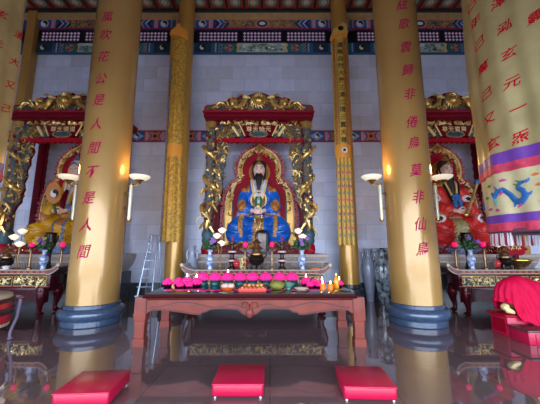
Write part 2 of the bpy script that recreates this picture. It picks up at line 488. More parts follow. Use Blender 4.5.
# ceiling of painted coffers
mb = MB()
mb.bx(-13, 13, -3.2, 10.2, 10.72, 10.9, 'coffer_field')
P = 0.66
nx = 19
for i in range(-nx, nx + 1):
    x = BC + i * P
    mb.bx(x - .045, x + .045, -1.0, 9.7, 10.66, 10.72, 'coffer_black')
    mb.bx(x - .075, x - .05, -1.0, 9.7, 10.68, 10.72, 'coffer_red'); mb.bx(x + .05, x + .075, -1.0, 9.7, 10.68, 10.72, 'coffer_red')
rows = 14
for j in range(rows + 1):
    y = 9.72 - j * P
    mb.bx(-12.9, 12.9, y - .045, y + .045, 10.67, 10.72, 'coffer_black')
def zdisc(mb, x, y, r, z, m, n=14):
    mb.add([(x + r * cos(2 * pi * i / n), y + r * sin(2 * pi * i / n), z) for i in range(n)], [tuple(range(n))], m)
for j in range(rows):
    yc = 9.72 - (j + .5) * P
    for i in range(-nx, nx):
        xc = BC + (i + .5) * P
        h = .255
        mb.add([(xc - h, yc - h, 10.716), (xc + h, yc - h, 10.716), (xc + h, yc + h, 10.716), (xc - h, yc + h, 10.716)], [(0, 1, 2, 3)], 'coffer_red')
        zdisc(mb, xc, yc, .235, 10.713, 'c_green'); zdisc(mb, xc, yc, .19, 10.710, 'c_gold', 10)
        zdisc(mb, xc, yc, .165, 10.707, 'c_teal'); zdisc(mb, xc, yc, .10, 10.704, 'c_pink', 10); zdisc(mb, xc, yc, .05, 10.701, 'c_gold', 8)
struct(mb.build('ceiling'))
mb = MB()
mb.bx(-13, 13, 9.75, 10.0, 10.38, 10.66, 'beam_tan'); mb.bx(-13, 13, 9.72, 9.76, 10.60, 10.66, 'p_dkgreen')
struct(mb.build('trim_1'))

def yinyang(mb, x, z, r, y, ring):
    mb.disc(x, z, r * 1.35, y, y + .02, ring[0]); mb.disc(x, z, r * 1.12, y - .006, y + .02, ring[1])
    n = 12
    wh = [(x + r * cos(pi / 2 + pi * i / n), z + r * sin(pi / 2 + pi * i / n)) for i in range(n + 1)]
    wh += [(x + r / 2 * sin(pi * i / n), z - r / 2 - r / 2 * cos(pi * i / n)) for i in range(1, n)]
    wh += [(x - r / 2 * sin(pi * i / n), z + r / 2 - r / 2 * cos(pi * i / n)) for i in range(0, n)]
    mb.disc(x, z, r, y - .012, y + .02, 'p_black')
    mb.prism(wh, y - .018, y, 'p_white')
    mb.disc(x, z + r / 2, r * .16, y - .022, y, 'p_black', 8); mb.disc(x, z - r / 2, r * .16, y - .022, y, 'p_white', 8)

def chevron(mb, x, z0, z1, w, d, y, m):
    """a band of width w bent to a point d to the right (d<0 left)"""
    zm = (z0 + z1) / 2
    mb.prism([(x, z0), (x + w, z0), (x + w + d, zm), (x + w, z1), (x, z1), (x + d, zm)], y, y + .02, m)

rb = random.Random(5)
def upper_band(mb, c):
    y = 9.86; z0, z1 = 9.98, 10.46; H = 3.03
    mb.bx(c - H, c + H, y + .01, 10, z0, z1, 'p_blue')
    for zz in ((z0, z0 + .05), (z1 - .05, z1)):
        mb.bx(c - H, c + H, y - .01, y + .02, zz[0], zz[1], 'p_red')
    za, zb = z0 + .05, z1 - .05; zm = (za + zb) / 2
    mb.bx(c - 1.5, c + 1.5, y, y + .02, za, zb, 'p_brown')
    for k in range(26):
        u = rb.uniform(-1.4, 1.4)
        if abs(u) > .35: swirl(mb, c + u, rb.uniform(za + .1, zb - .1), y, rb.uniform(0, 6.3), .3, .022, rb.choice((-4, 4)), rb.choice(('c_gold', 'p_blue', 'p_navy', 'c_gold')), depth=0.0)
    mb.disc(c, zm, .27, y - .01, y + .02, 'p_pink', 18, .72); mb.disc(c, zm, .21, y - .016, y + .02, 'p_dkgreen', 18, .72); mb.disc(c, zm, .12, y - .02, y + .02, 'p_white', 12, .6)
    for s in (-1, 1):
        for q, (m, w) in enumerate((('p_navy', .11), ('p_ltblue', .05), ('p_blue', .12), ('p_white', .03), ('p_navy', .07))):
            xx = s * (1.42 + .1 * q)
            chevron(mb, c + xx - (w if s < 0 else 0), za, zb, w, -s * .16, y - .004 * (q + 1), m)
        for u, w, m in ((1.9, .1, 'p_pink'), (2.0, .05, 'p_ltblue'), (2.06, .03, 'p_red'), (2.55, .04, 'p_pink'), (2.62, .08, 'p_green'), (2.74, .06, 'p_pink')):
            mb.bx(c + s * u, c + s * (u + w), y - .005, y + .02, za, zb, m)
        mb.bx(c + s * 2.09, c + s * 2.53, y, y + .02, za, zb, 'p_blue')
        yinyang(mb, c + s * 2.3, zm, .12, y - .012, ('p_ltblue', 'p_white'))
def lower_band(mb, c):
    y = 9.9; z0, z1 = 9.0, 9.45; H = 3.03
    mb.bx(c - H, c + H, y + .01, 10, z0, z1, 'p_green')
    mb.bx(c - H, c + H, y - .01, y + .02, z0, z0 + .035, 'p_blue'); mb.bx(c - H, c + H, y - .01, y + .02, z1 - .03, z1, 'p_navy')
    za, zb = z0 + .035, z1 - .03; zm = (za + zb) / 2
    for s in (-1, 1):
        mb.bx(c + s * 2.0, c + s * 2.52, y, y + .02, za, zb, 'p_dkgreen')
        yinyang(mb, c + s * 2.27, zm, .1, y - .012, ('p_black', 'p_dkgreen'))
        for u, w, m in ((1.68, .05, 'p_navy'), (1.74, .05, 'p_ltblue'), (1.80, .07, 'p_green'), (1.88, .06, 'p_blue'), (1.95, .05, 'p_navy'), (2.53, .06, 'p_blue'), (2.6, .05, 'p_ltblue')):
            mb.bx(c + s * u, c + s * (u + w), y - .006, y + .02, za, zb, m)
        for q in range(4):
            pts = [(c + s * (1.55 + .03 * q + .05 * (-1) ** k), y - .002, za + (zb - za) * k / 6) for k in range(7)]
            mb.tube(pts, .014, ('p_ltblue', 'p_navy', 'p_blue', 'c_gold')[q], n=4)
        mb.disc(c + s * 1.27, zm, .17, y - .004, y + .02, 'p_brown', 8)
        for k in range(6):
            mb.disc(c + s * 1.27 + .1 * cos(k * pi / 3), zm + .1 * sin(k * pi / 3), .05, y - .01, y + .02, 'p_orange' if k % 2 else 'p_blue', 8)
    sh = lambda w, hh: [(c - w, zm - hh + .05), (c - w + .06, zm - hh), (c + w - .06, zm - hh), (c + w, zm - hh + .05), (c + w - .05, zm), (c + w, zm + hh - .05), (c + w - .06, zm + hh), (c - w + .06, zm + hh), (c - w, zm + hh - .05), (c - w + .05, zm)]
    mb.prism(sh(.98, .2), y - .004, y + .02, 'p_yellow'); mb.prism(sh(.92, .165), y - .01, y + .02, 'p_scene')
    for k in range(16):
        mb.disc(c + rb.uniform(-.8, .8), zm + rb.uniform(-.09, .08), rb.uniform(.03, .07), y - .014, y, rb.choice(('p_dkgreen', 'p_green', 'p_white', 'p_yellow', 'p_ltblue')), 8, .6)
mb = MB()
for k in (-2, -1, 0, 1, 2): upper_band(mb, BC + k * 6.06)
struct(mb.build('trim_2'))
mb = MB()
for k in (-2, -1, 0, 1, 2): lower_band(mb, BC + k * 6.06)
struct(mb.build('trim_3'))

# lattice windows between the two painted bands, three to a bay
wi = 0
for k in (-1, 0, 1):
    for q in (-1, 0, 1):
        wi += 1
        xc = BC + k * 6.06 + q * 1.68; z0, z1 = 9.49, 9.95; hw = .82
        mb = MB()
        mb.bx(xc - .84, xc + .84, 9.97, 10, z0 - .02, z1 + .02, 'win_frame')
        for zz in (z0, z1): mb.bx(xc - hw, xc + hw, 9.9, 9.98, zz - .025, zz + .025, 'win_frame')
        for xx in (xc - hw + .02, xc + hw - .02): mb.bx(xx - .05, xx + .05, 9.9, 9.98, z0, z1, 'win_frame')
        fr = struct(mb.build('window_%d' % wi))
        mb = MB(); mb.bx(xc - hw + .05, xc + hw - .05, 9.955, 9.97, z0 + .02, z1 - .02, 'win_pane')
        mb.build('pane', fr)
        mb = MB(); n = 11; st = (2 * hw - .16) / n
        for i in range(n + 1):
            xx = xc - hw + .08 + i * st
            mb.bx(xx - .022, xx + .022, 9.925, 9.955, z0, z1, 'win_frame')
        for j in range(4):
            zz = z0 + .03 + j * .135
            mb.bx(xc - hw, xc + hw, 9.925, 9.955, zz - .018, zz + .018, 'win_frame')
        for i in range(n):
            for j in range(3):
                cx = xc - hw + .08 + (i + .5) * st; cz = z0 + .03 + (j + .5) * .135
                mb.prism([(cx + (.056 if a % 2 == 0 else .03) * cos(a * pi / 4), cz + (.056 if a % 2 == 0 else .03) * sin(a * pi / 4)) for a in range(8)], 9.915, 9.93, 'win_rose')
        mb.build('lattice', fr)

MB().bx(-13, 13, 9.965, 10.0, 9.44, 9.99, 'win_frame').build('trim_7')['kind'] = 'structure'
# blue tiled border half-way up the back wall
mb = MB()
y = 9.975; z0, z1 = 5.5, 5.94
mb.bx(-13, 13, y + .005, 10, z0, z1, 'p_pink')
for zz in ((z0, z0 + .05), (z1 - .05, z1)): mb.bx(-13, 13, y - .01, y + .02, zz[0], zz[1], 'p_red')
za, zb = z0 + .05, z1 - .05; zm = (za + zb) / 2
def border_unit(x):
    mb.bx(x - .25, x + .25, y - .004, y + .02, za, zb, 'p_blue')
    mb.prism([(x - .25, zm), (x, za), (x + .25, zm), (x, zb)], y - .008, y + .01, 'p_ltblue')
    yinyang(mb, x, zm, .085, y - .014, ('p_blue', 'p_white'))
    for s in (-1, 1):
        mb.bx(x + s * .25, x + s * .29, y - .006, y + .02, za, zb, 'p_red')
        mb.bx(x + s * .34, x + s * .37, y - .006, y + .02, za, zb, 'p_ltblue')
        mb.prism([(x + s * .4, za), (x + s * .655, za), (x + s * .655, zb), (x + s * .4, zb), (x + s * .5, zm)], y - .006, y + .02, 'p_blue')
        mb.prism([(x + s * .45, za), (x + s * .655, za + .05), (x + s * .655, zb - .05), (x + s * .45, zb), (x + s * .56, zm)], y - .010, y + .02, 'p_orange')
        mb.disc(x + s * .655, zm, .06, y - .014, y + .02, 'p_navy', 8)
for k in range(-9, 10): border_unit(-0.26 + k * 1.31 + .655)
struct(mb.build('trim_4'))
# slim tan pilasters at the ends of the bays
for k, x in enumerate((-9.05, 8.5)):
    mb = MB(); mb.bx(x - .16, x + .16, 9.7, 10.0, 0, 10.65, 'pillar_in'); struct(mb.build('trim_%d' % (5 + k)))

# ------------------------------------------------------------------ pillars
def pillar(x, y, label, chars, dx):
    t = thing('temple_pillar', label, 'pillar', (x, y, 0), 'lacquered calligraphy pillars'); t['kind'] = 'thing'
    mb = MB(); mb.lathe([(.553, .40), (.553, 1.5), (.548, 6.5), (.543, 10.65)], (x, y, 0), 'pillar', 64)
    mb.build('shaft', t)
    mb = MB()
    mb.lathe([(.58, 0), (.60, .02), (.60, .13), (.585, .15), (.62, .17), (.66, .23), (.67, .30), (.655, .37), (.61, .41), (.565, .425), (.565, .50), (.55, .515), (.535, .515)], (x, y, 0), 'stone_base', 64)
    mb.v = [(x + (p[0] - x) * 1.044, y + (p[1] - y) * 1.044, p[2] * .89) for p in mb.v]
    o = mb.build('base', t); o['label'] = 'blue-grey stone base with a fat round moulding'
    mb = MB()
    for z, ch, w, h in chars:
        r = .557 - max(0, z - 1.5) * .001
        def fn(u, v, r=r, z=z):
            a = (u + dx) / r
            return (x + r * sin(a), y - r * cos(a), z + v)
        write(mb, ch, w, h, fn, 'magenta', slant=.2, rise=.12)
    mb.build('lettering', t)
    return t
zsL = [7.39, 6.89, 6.3, 5.72, 5.18, 4.58, 4.0, 3.44, 2.84, 2.24, 1.66]
zsR = [7.72, 7.19, 6.56, 5.95, 5.33, 4.63, 4.12, 3.48, 2.86, 2.26, 1.72]
def szs(zs, s): return [(1.66 + (z - 1.7) * 1.031, c, .287, .324) for z, c in zip(zs, s)]
pillar(-4.157, 7.05, 'big gold pillar nearest the drum, with a column of magenta writing', szs(zsL, '風吹花公是人間不是人間'), .01)
pillar(3.436, 7.05, 'big gold pillar nearest the red cloth mound, with a column of magenta writing', szs(zsR, '絃歌雲歸非倦鳥莫非仙鳥'), -.03)

def inner(x, label):
    y = 9.3
    t = thing('temple_pillar', label, 'pillar', (x, y, 0), 'slim gold pillars by the back wall'); t['kind'] = 'thing'
    MB().lathe([(.30, .55), (.29, 5), (.27, 10.65)], (x, y, 0), 'pillar_in', 40).build('shaft', t)
    MB().lathe([(.40, 0), (.40, .12), (.36, .15), (.41, .25), (.42, .36), (.40, .46), (.34, .5), (.34, .6), (.30, .6)], (x, y, 0), 'dark_stone', 40).build('base', t)
inner(-3.03, 'slim gold pillar behind the plain crinkled gold banner, beside the ladder')
inner(2.50, 'slim gold pillar against the back wall, behind the banner of black writing')

def sheet(mb, x0, x1, z0, z1, y, m, x0b=None, x1b=None, bow=.12, folds=0, amp=.0, nx=24, nz=10, th=.02, zig=None):
    """a hanging cloth, bowed round a pillar; x0b/x1b are its bottom edges"""
    x0b = x0 if x0b is None else x0b; x1b = x1 if x1b is None else x1b
    vs = []; fs = []
    for side in (0, 1):
        for j in range(nz + 1):
            t = j / nz
            for i in range(nx + 1):
                u = i / nx
                x = (x0 + (x0b - x0) * (1 - t)) * (1 - u) + (x1 + (x1b - x1) * (1 - t)) * u
                zlo = z0 + (zig(u) if zig else 0)
                vs.append((x, y + bow * (2 * u - 1) ** 2 + amp * sin(folds * 2 * pi * u) + side * th, zlo + (z1 - zlo) * t))
    k = (nz + 1) * (nx + 1)
    for j in range(nz):
        for i in range(nx):
            a = j * (nx + 1) + i; b = a + nx + 1
            fs.append((a, a + 1, b + 1, b)); fs.append((k + a, k + b, k + b + 1, k + a + 1))
    for i in range(nx):
        fs.append((i, k + i, k + i + 1, i + 1)); a = nz * (nx + 1) + i; fs.append((a, a + 1, k + a + 1, k + a))
    for j in range(nz):
        a = j * (nx + 1); b = a + nx + 1
        fs.append((a, b, k + b, k + a)); fs.append((a + nx, k + a + nx, k + b + nx, b + nx))
    mb.add(vs, fs, m)

# banner on the left slim pillar
t = thing('hanging_banner', 'crinkled gold banner without writing, on the slim pillar beside the ladder', 'banner', (-3.1, 8.85, 1.79), 'banners on the slim pillars')
mb = MB(); sheet(mb, -3.46, -2.88, 5.0, 8.95, 8.82, 'brocade', -3.44, -2.86, bow=.2, folds=3, amp=.012); mb.build('upper_cloth', t)
mb = MB(); sheet(mb, -3.42, -2.84, 1.86, 4.6, 8.80, 'brocade', -3.44, -2.74, bow=.22, folds=4, amp=.02, zig=lambda u: .04 * abs(sin(u * 14))); mb.build('lower_cloth', t)
mb = MB(); sheet(mb, -3.42, -2.85, 4.58, 5.02, 8.80, 'orange_satin', bow=.2); o = mb.build('satin_band', t); o['label'] = 'smooth orange satin band'
mb = MB(); mb.prism([(-3.42, 8.90), (-2.84, 8.86), (-2.86, 9.06), (-3.02, 9.16), (-3.12, 9.36), (-3.22, 9.20), (-3.40, 9.04)], 8.8, 9.02, 'orange_satin'); o = mb.build('hood', t); o['label'] = 'peaked orange satin hood'
mb = MB(); mb.bx(-3.335, -3.315, 8.8, 8.87, 1.9, 8.0, 'silver'); mb.build('pull_cord', t)
# banner on the right slim pillar
t = thing('hanging_banner', 'gold banner with a column of black writing, on the slim pillar by the floor vases', 'banner', (2.4, 8.85, 1.79), 'banners on the slim pillars')
mb = MB(); sheet(mb, 2.13, 2.64, 4.98, 9.0, 8.86, 'brocade2', 2.12, 2.62, bow=.16); mb.build('upper_cloth', t)
mb = MB()
for xe, xb in ((2.16, 2.15), (2.56, 2.54)):
    mb.prism([(xb, 5.0), (xb + .05, 5.0), (xe + .05, 8.8), (xe, 8.8)], 8.895, 8.97, 'patch')
for xe in (2.25, 2.50):
    mb.prism([(xe - .01, 5.0), (xe + .005, 5.0), (xe + .015, 8.8), (xe, 8.8)], 8.85, 8.9, 'gold_dk')
o = mb.build('border', t); o['label'] = 'brown embroidered side borders'
mb = MB()
txt = '虛無自然大羅三清三境三寶天尊'
for i, ch in enumerate(txt):
    z = 8.55 - i * .262
    def fn(u, v, z=z): return (2.385 + u, 8.852 + (u / .25) ** 2 * .04, z + v)
    write(mb, ch, .21, .205, fn, 'black_ink')
mb.build('lettering', t)
mb = MB(); mb.prism([(2.10, 8.84), (2.66, 8.98), (2.62, 9.32), (2.5, 9.36), (2.16, 9.08)], 8.8, 9.0, 'brocade2'); mb.prism([(2.08, 8.78), (2.66, 8.94), (2.66, 9.02), (2.08, 8.87)], 8.78, 9.0, 'orange_satin')
mb.disc(2.42, 9.13, .1, 8.78, 8.8, 'black', 14, .8); o = mb.build('hood', t)
mb = MB(); sheet(mb, 2.11, 2.65, 4.55, 5.0, 8.83, 'orange_satin', bow=.16); mb.disc(2.38, 4.79, .09, 8.81, 8.83, 'p_white'); mb.disc(2.38, 4.79, .05, 8.80, 8.81, 'p_black')
mb.build('satin_band', t)
mb = MB()
for k in range(4):
    x = 2.20 + k * .118; xb = 2.155 + k * .14
    sheet(mb, x - .056, x + .056, 1.83, 4.56, 8.845 + .04 * abs(k - 1.5), 'brocade2', xb - .066, xb + .066, bow=.05, zig=lambda u: .07 * (1 - abs(2 * u - 1)) * -1)
    zz = 4.3; q = 0
    while zz > 2.0:
        f = (zz - 1.83) / 2.73; xx = xb + (x - xb) * f; c = ('thread_teal', 'thread_pink', 'thread_teal', 'purple')[q % 4]
        mb.prism([(xx - .035, zz + .05), (xx, zz - .02), (xx + .035, zz + .05), (xx + .035, zz), (xx, zz - .07), (xx - .035, zz)], 8.835 + .04 * abs(k - 1.5), 8.86 + .04 * abs(k - 1.5), c)
        zz -= .22; q += 1
mb.build('streamers', t)
# ------------------------------------------------------------------ shrines
FY = 8.75     # front face of a shrine
PZ = 1.52     # top of its plinth
def carved_board(mb, poly, y, rnd, n, L, r, mats, edge='crimson', field='carve_teal', inset=.9):
    cx = sum(p[0] for p in poly) / len(poly); cz = sum(p[1] for p in poly) / len(poly)
    mb.prism(poly, y, y + .07, edge)
    mb.prism([(cx + (p[0] - cx) * inset, cz + (p[1] - cz) * inset) for p in poly], y - .015, y + .02, field)
    fill(mb, poly, y - .02, n, L, r, mats, rnd)

GM = ['gold', 'gold_dk', 'gold_dk', 'leaf_teal', 'carve_teal', 'gold_dk']
def shrine(c, label):
    rnd = random.Random(11)
    t = thing('altar_shrine', label, 'shrine', (c, 9.3, 0), 'carved red and gold shrines')
    # stone plinth with flared top
    mb = MB()
    prof = [(0, 1.86, 8.66), (.25, 1.86, 8.66), (.3, 1.80, 8.72), (.62, 1.76, 8.76), (1.0, 1.80, 8.72), (1.12, 1.9, 8.64), (1.30, 2.0, 8.56), (1.44, 2.03, 8.53), (1.52, 2.03, 8.53)]
    vs = []; fs = []
    for z, w, yy in prof: vs += [(c - w, yy, z), (c + w, yy, z), (c + w, 9.93, z), (c - w, 9.93, z)]
    for j in range(len(prof) - 1):
        for i in range(4):
            a = j * 4 + i; b = j * 4 + (i + 1) % 4
            fs.append((a, b, b + 4, a + 4))
    fs += [(3, 2, 1, 0), tuple(len(vs) - 4 + i for i in range(4))]
    mb.add(vs, fs, 'plinth'); mb.bx(c - 1.9, c + 1.9, 8.62, 9.93, 0, .95, 'dark_stone')
    for z, w, yy in ((1.47, 2.035, 8.52), (1.06, 1.86, 8.66), (1.30, 2.005, 8.55)):
        mb.bx(c - w, c + w, yy - .012, yy + .02, z - .02, z + .02, 'plinth_hi')
    for k in range(46):
        x = c - 1.8 + k * .08; mb.tube([(x, 8.63, 1.14), (x, 8.575, 1.27), (x, 8.55, 1.41)], .022, 'plinth', n=5)
    o = mb.build('plinth', t); o['label'] = 'grey carved stone plinth with a flared top'
    # red skirting board with gold ornament
    mb = MB(); mb.bx(c - 1.4, c + 1.4, FY + .04, FY + .1, PZ, PZ + .26, 'crimson')
    for k in range(40):
        x = c - 1.36 + k * .068
        swirl(mb, x, PZ + rnd.uniform(.08, .17), FY + .035, rnd.uniform(0, 6), .1, .014, rnd.choice((-4, 4)), 'gold', n=5, sides=4, depth=.01)
    mb.build('skirting_board', t)
    # round dragon columns
    for s in (-1, 1):
        x = c + s * 1.53; y = FY + .12
        mb = MB(); mb.lathe([(.15, PZ), (.15, 5.76)], (x, y, 0), 'carve_teal', 20)
        for k in range(70):
            a = rnd.uniform(pi, 2 * pi); z = rnd.uniform(2.3, 5.5)
            mb.ell((x + .15 * cos(a), y + .15 * sin(a), z), (.05, .04, .06), rnd.choice(('gold_dk', 'leaf_teal', 'leaf_teal', 'crimson', 'gold')), 6, 4)
        col = mb.build('column', t)
        mb = MB(); mb.lathe([(.15, PZ), (.19, PZ + .02), (.21, PZ + .14), (.19, PZ + .27), (.16, PZ + .3)], (x, y, 0), 'crimson_b', 20)
        for k in range(5): swirl(mb, x - .12 + .05 * k, PZ + .15, y - .21 + abs(k - 2) * .02, k, .1, .014, 4, 'gold', n=5, sides=4)
        mb.build('drum_foot', col)
        mb = MB(); mb.lathe([(.16, 1.82), (.2, 1.9), (.18, 2.0), (.21, 2.08), (.19, 2.2), (.15, 2.24)], (x, y, 0), 'leaf_teal', 14); mb.build('lotus_foot', col)
        mb = MB(); pts = []; rad = []
        for k in range(64):
            u = k / 63; a = -pi / 2 + s * u * 5.6 * pi; rr = .19 + .03 * sin(u * 9)
            pts.append((x + rr * cos(a), y + rr * sin(a), 2.7 + 2.7 * u)); rad.append(.085 * (1 - .72 * u) + .012)
        mb.tube(pts, rad, 'gold', n=8)
        for k in range(0, 62, 2):     # back fins
            p = pts[k]; mb.ell((x + (p[0] - x) * 1.35, y + (p[1] - y) * 1.35, p[2] + .05), (.03, .03, .06), 'gold_dk', 5, 4)
        hx, hy, hz = x + s * .06, y - .3, 2.62
        mb.ell((hx, hy + .05, hz + .08), (.13, .13, .1), 'gold', 10, 8); mb.ell((hx - s * .06, hy - .1, hz + .02), (.075, .12, .06), 'gold_lt', 8, 6)
        mb.ell((hx - s * .04, hy - .06, hz - .07), (.06, .1, .03), 'crimson', 8, 6)
        for q in (-1, 1):
            mb.tube([(hx + q * .06, hy + .1, hz + .13), (hx + q * .12, hy + .13, hz + .28), (hx + q * .18, hy + .08, hz + .36)], [.03, .022, .006], 'gold', 6)
            mb.ell((hx + q * .06, hy - .06, hz + .12), .028, 'gold_lt', 6, 4)
            mb.tube([(hx + q * .06, hy - .18, hz), (hx + q * .16, hy - .22, hz - .06), (hx + q * .2, hy - .2, hz - .2)], [.014, .012, .004], 'gold_lt', 5)
        for (dx, dz, ll) in ((.2, 3.05, 1), (-.18, 2.45, -1), (.16, 2.35, 1), (-.18, 3.5, -1)):
            mb.tube([(x, y - .18, dz), (x + dx * .7, y - .28, dz - .04), (x + dx * 1.25, y - .26, dz - .18)], [.06, .05, .035], 'gold', 6)
            for q in range(3): mb.tube([(x + dx * 1.25, y - .26, dz - .18), (x + dx * (1.35 + .12 * q), y - .34, dz - .24 - .03 * q)], [.025, .006], 'gold_lt', 5)
        mb.tube([(x, y - .2, 2.7), (x - s * .03, y - .24, 2.5), (x + s * .02, y - .22, 2.3), (x - s * .02, y - .2, 2.2)], [.08, .07, .05, .02], 'gold', 7)
        mb.build('carved_dragon', col)
        mb = MB(); mb.lathe([(.15, 5.5), (.19, 5.52), (.19, 5.72), (.16, 5.74), (.20, 5.79)], (x, y, 0), 'gold', 12); mb.build('capital', col)
        # scalloped carved panel inside the column
        pl = [(1.36, 5.12), (.98, 5.12), (1.02, 4.9), (.96, 4.72), (1.06, 4.5), (1.04, 4.3), (1.12, 4.12), (1.08, 3.9), (1.16, 3.7), (1.10, 3.5), (1.18, 3.3), (1.16, 3.1), (1.26, 2.98), (1.36, 2.78)]
        poly = [(c + s * p[0], p[1]) for p in pl]
        if s < 0: poly = poly[::-1]
        mb = MB(); carved_board(mb, poly, FY + .06, rnd, 80, .24, .026, GM, inset=.93); mb.build('carved_side_panel', t)
        # rear post with its frilled edge
        mb = MB(); mb.bx(c + s * 1.49 - .12, c + s * 1.49 + .12, 9.72, 9.92, PZ, 5.5, 'crimson', .02)
        fr = [(c + s * 1.37, 5.4)] + [(c + s * (1.30 - .035 * (k % 2)), 5.35 - k * .13) for k in range(18)] + [(c + s * 1.37, 3.0)]
        mb.prism(fr if s > 0 else fr[::-1], 9.76, 9.8, 'crimson'); mb.build('rear_post', t)
        mb = MB(); mb.bx(c + s * 1.62 - .1, c + s * 1.62 + .1, FY + .1, 9.95, 5.80, 5.98, 'crimson'); mb.bx(c + s * 1.62 - .13, c + s * 1.62 + .13, FY + .1, 9.95, 5.95, 6.0, 'crimson_b'); mb.build('side_beam', t)
    # entablature
    mb = MB()
    mb.bx(c - 1.74, c + 1.74, FY - .2, FY + .28, 5.80, 5.97, 'crimson', .015); mb.bx(c - 1.77, c + 1.77, FY - .23, FY + .3, 5.94, 6.0, 'crimson_b', .015); mb.bx(c - 1.69, c + 1.69, FY - .12, FY + .28, 5.74, 5.82, 'crimson')
    mb.build('cornice', t)
    mb = MB(); mb.bx(c - 1.4, c + 1.4, FY + .02, FY + .16, 5.05, 5.76, 'crimson')
    fill(mb, [(c - 1.36, 5.56), (c + 1.36, 5.56), (c + 1.36, 5.75), (c - 1.36, 5.75)], FY + .01, 90, .16, .026, ['gold', 'gold', 'gold_dk', 'gold_lt'], rnd)
    mb.build('frieze', t)
    for s in (-1, 1):
        mb = MB()
        poly = [(c + s * 1.38, 5.56), (c + s * .62, 5.56), (c + s * .45, 5.14), (c + s * .7, 5.2), (c + s * .95, 5.1), (c + s * 1.38, 5.0)]
        if s < 0: poly = poly[::-1]
        carved_board(mb, poly, FY - .02, rnd, 40, .22, .028, GM, inset=.95)
        mb.tube([(c + s * .82, FY - .08, 5.5), (c + s * .62, FY - .08, 5.2)], .045, 'gold_lt', 8)
        mb.build('corner_carving', t)
    mb = MB(); pts = [(c - 1.4, 5.1)]
    for k in range(33):
        u = -1.4 + 2.8 * k / 32; pts.append((c + u, 5.0 + .035 * abs(sin(k * 1.57)) + .06 * abs(u) ** .5 * 0))
    pts += [(c + 1.4, 5.1)]
    mb.prism(pts + [(c + 1.0, 5.16), (c + .5, 5.13), (c, 5.2), (c - .5, 5.13), (c - 1.0, 5.16)], FY - .05, FY + .1, 'crimson_b'); mb.build('scalloped_valance', t)
    mb = MB(); mb.prism([(c - .60, 5.55), (c - .43, 5.2), (c + .43, 5.2), (c + .60, 5.55)], FY - .1, FY - .02, 'crimson')
    for s in (-1, 1): mb.tube([(c + s * .6, FY - .11, 5.56), (c + s * .43, FY - .11, 5.19)], .022, 'gold_lt', 6)
    pq = mb.build('name_plaque', t)
    mb = MB()
    for k, ch in enumerate(label_text[c]):
        x = c - .3 + k * .2
        write(mb, ch, .19, .19, lambda u, v, x=x: (x + u, FY - .106, 5.42 + v), 'gold_lt')
    mb.build('lettering', pq)
    mb = MB(); mb.disc(c, 5.24, .30, FY - .13, FY - .09, 'gold', 22, .36); mb.disc(c, 5.24, .26, FY - .14, FY - .09, 'leaf_teal', 22, .33)
    for k in range(8): swirl(mb, c - .2 + .05 * k, 5.24, FY - .145, k * 1.3, .12, .014, 4, 'carve_teal', 5, 4)
    mb.build('oval_medallion', pq)
    # crest with two dragons and a flaming sun
    half = [(0, 6.78), (.16, 6.77), (.3, 6.70), (.42, 6.66), (.52, 6.70), (.62, 6.66), (.74, 6.60), (.86, 6.62), (.98, 6.57), (1.06, 6.48), (1.2, 6.46), (1.34, 6.38), (1.42, 6.38), (1.56, 6.36), (1.68, 6.36), (1.76, 6.28), (1.76, 6.09)]
    half = [(a, b - .09) for a, b in half]; poly = [(c + p[0], p[1]) for p in half] + [(c - p[0], p[1]) for p in half[:0:-1]]
    mb = MB(); mb.prism(poly, FY - .06, FY + .04, 'crimson_b')
    ins = [(c + (p[0] - c) * .965, 6.0 + (p[1] - 6.0) * .86) for p in poly]
    mb.prism(ins, FY - .085, FY, 'carve_teal'); fill(mb, ins, FY - .09, 60, .24, .026, ['gold_dk', 'leaf_teal', 'leaf_violet', 'gold', 'gold_dk', 'gold'], rnd)
    cr = mb.build('crest', t)
    mb = MB(); y = FY - .16
    for r, n, m in ((.30, 18, 'gold'), (.22, 14, 'gold_dk')):
        for k in range(n):
            a = 2 * pi * k / n
            mb.tube([(c + .1 * cos(a), y, 6.38 + .1 * sin(a)), (c + r * .7 * cos(a), y - .03, 6.38 + r * .7 * sin(a)), (c + r * cos(a + .25), y, 6.38 + r * sin(a + .25))], [.02, .035, .006], m, 5)
    mb.ell((c, y - .03, 6.38), (.12, .08, .12), 'gold', 12, 8); mb.build('flaming_sun', cr)
    for s in (-1, 1):
        mb = MB(); pts = []; rad = []
        key = [(.42, 6.52), (.5, 6.3), (.66, 6.2), (.82, 6.28), (.86, 6.42), (.74, 6.48), (.7, 6.34), (.86, 6.2), (1.02, 6.24), (1.12, 6.36), (1.26, 6.36), (1.38, 6.24), (1.54, 6.2)]
        for k in range(len(key) - 1):
            for q in range(4):
                f = q / 4; pts.append((c + s * (key[k][0] * (1 - f) + key[k + 1][0] * f), FY - .17 - .03 * sin(k * 2 + f * 2), key[k][1] * (1 - f) + key[k + 1][1] * f - .09))
                rad.append(.082 * (1 - .7 * (k + f) / 12))
        mb.tube(pts, rad, 'gold', 7)
        hx, hz = c + s * .42, 6.46
        mb.ell((hx, FY - .2, hz), (.1, .08, .075), 'gold_lt', 8, 6); mb.ell((hx - s * .09, FY - .22, hz - .03), (.07, .05, .035), 'gold_lt', 8, 5)
        for q in (0, 1): mb.tube([(hx + s * .05, FY - .2, hz + .05), (hx + s * (.16 + .06 * q), FY - .22, hz + .1 - .05 * q), (hx + s * (.26 + .06 * q), FY - .2, hz + .12 - .06 * q)], [.025, .018, .005], 'gold', 5)
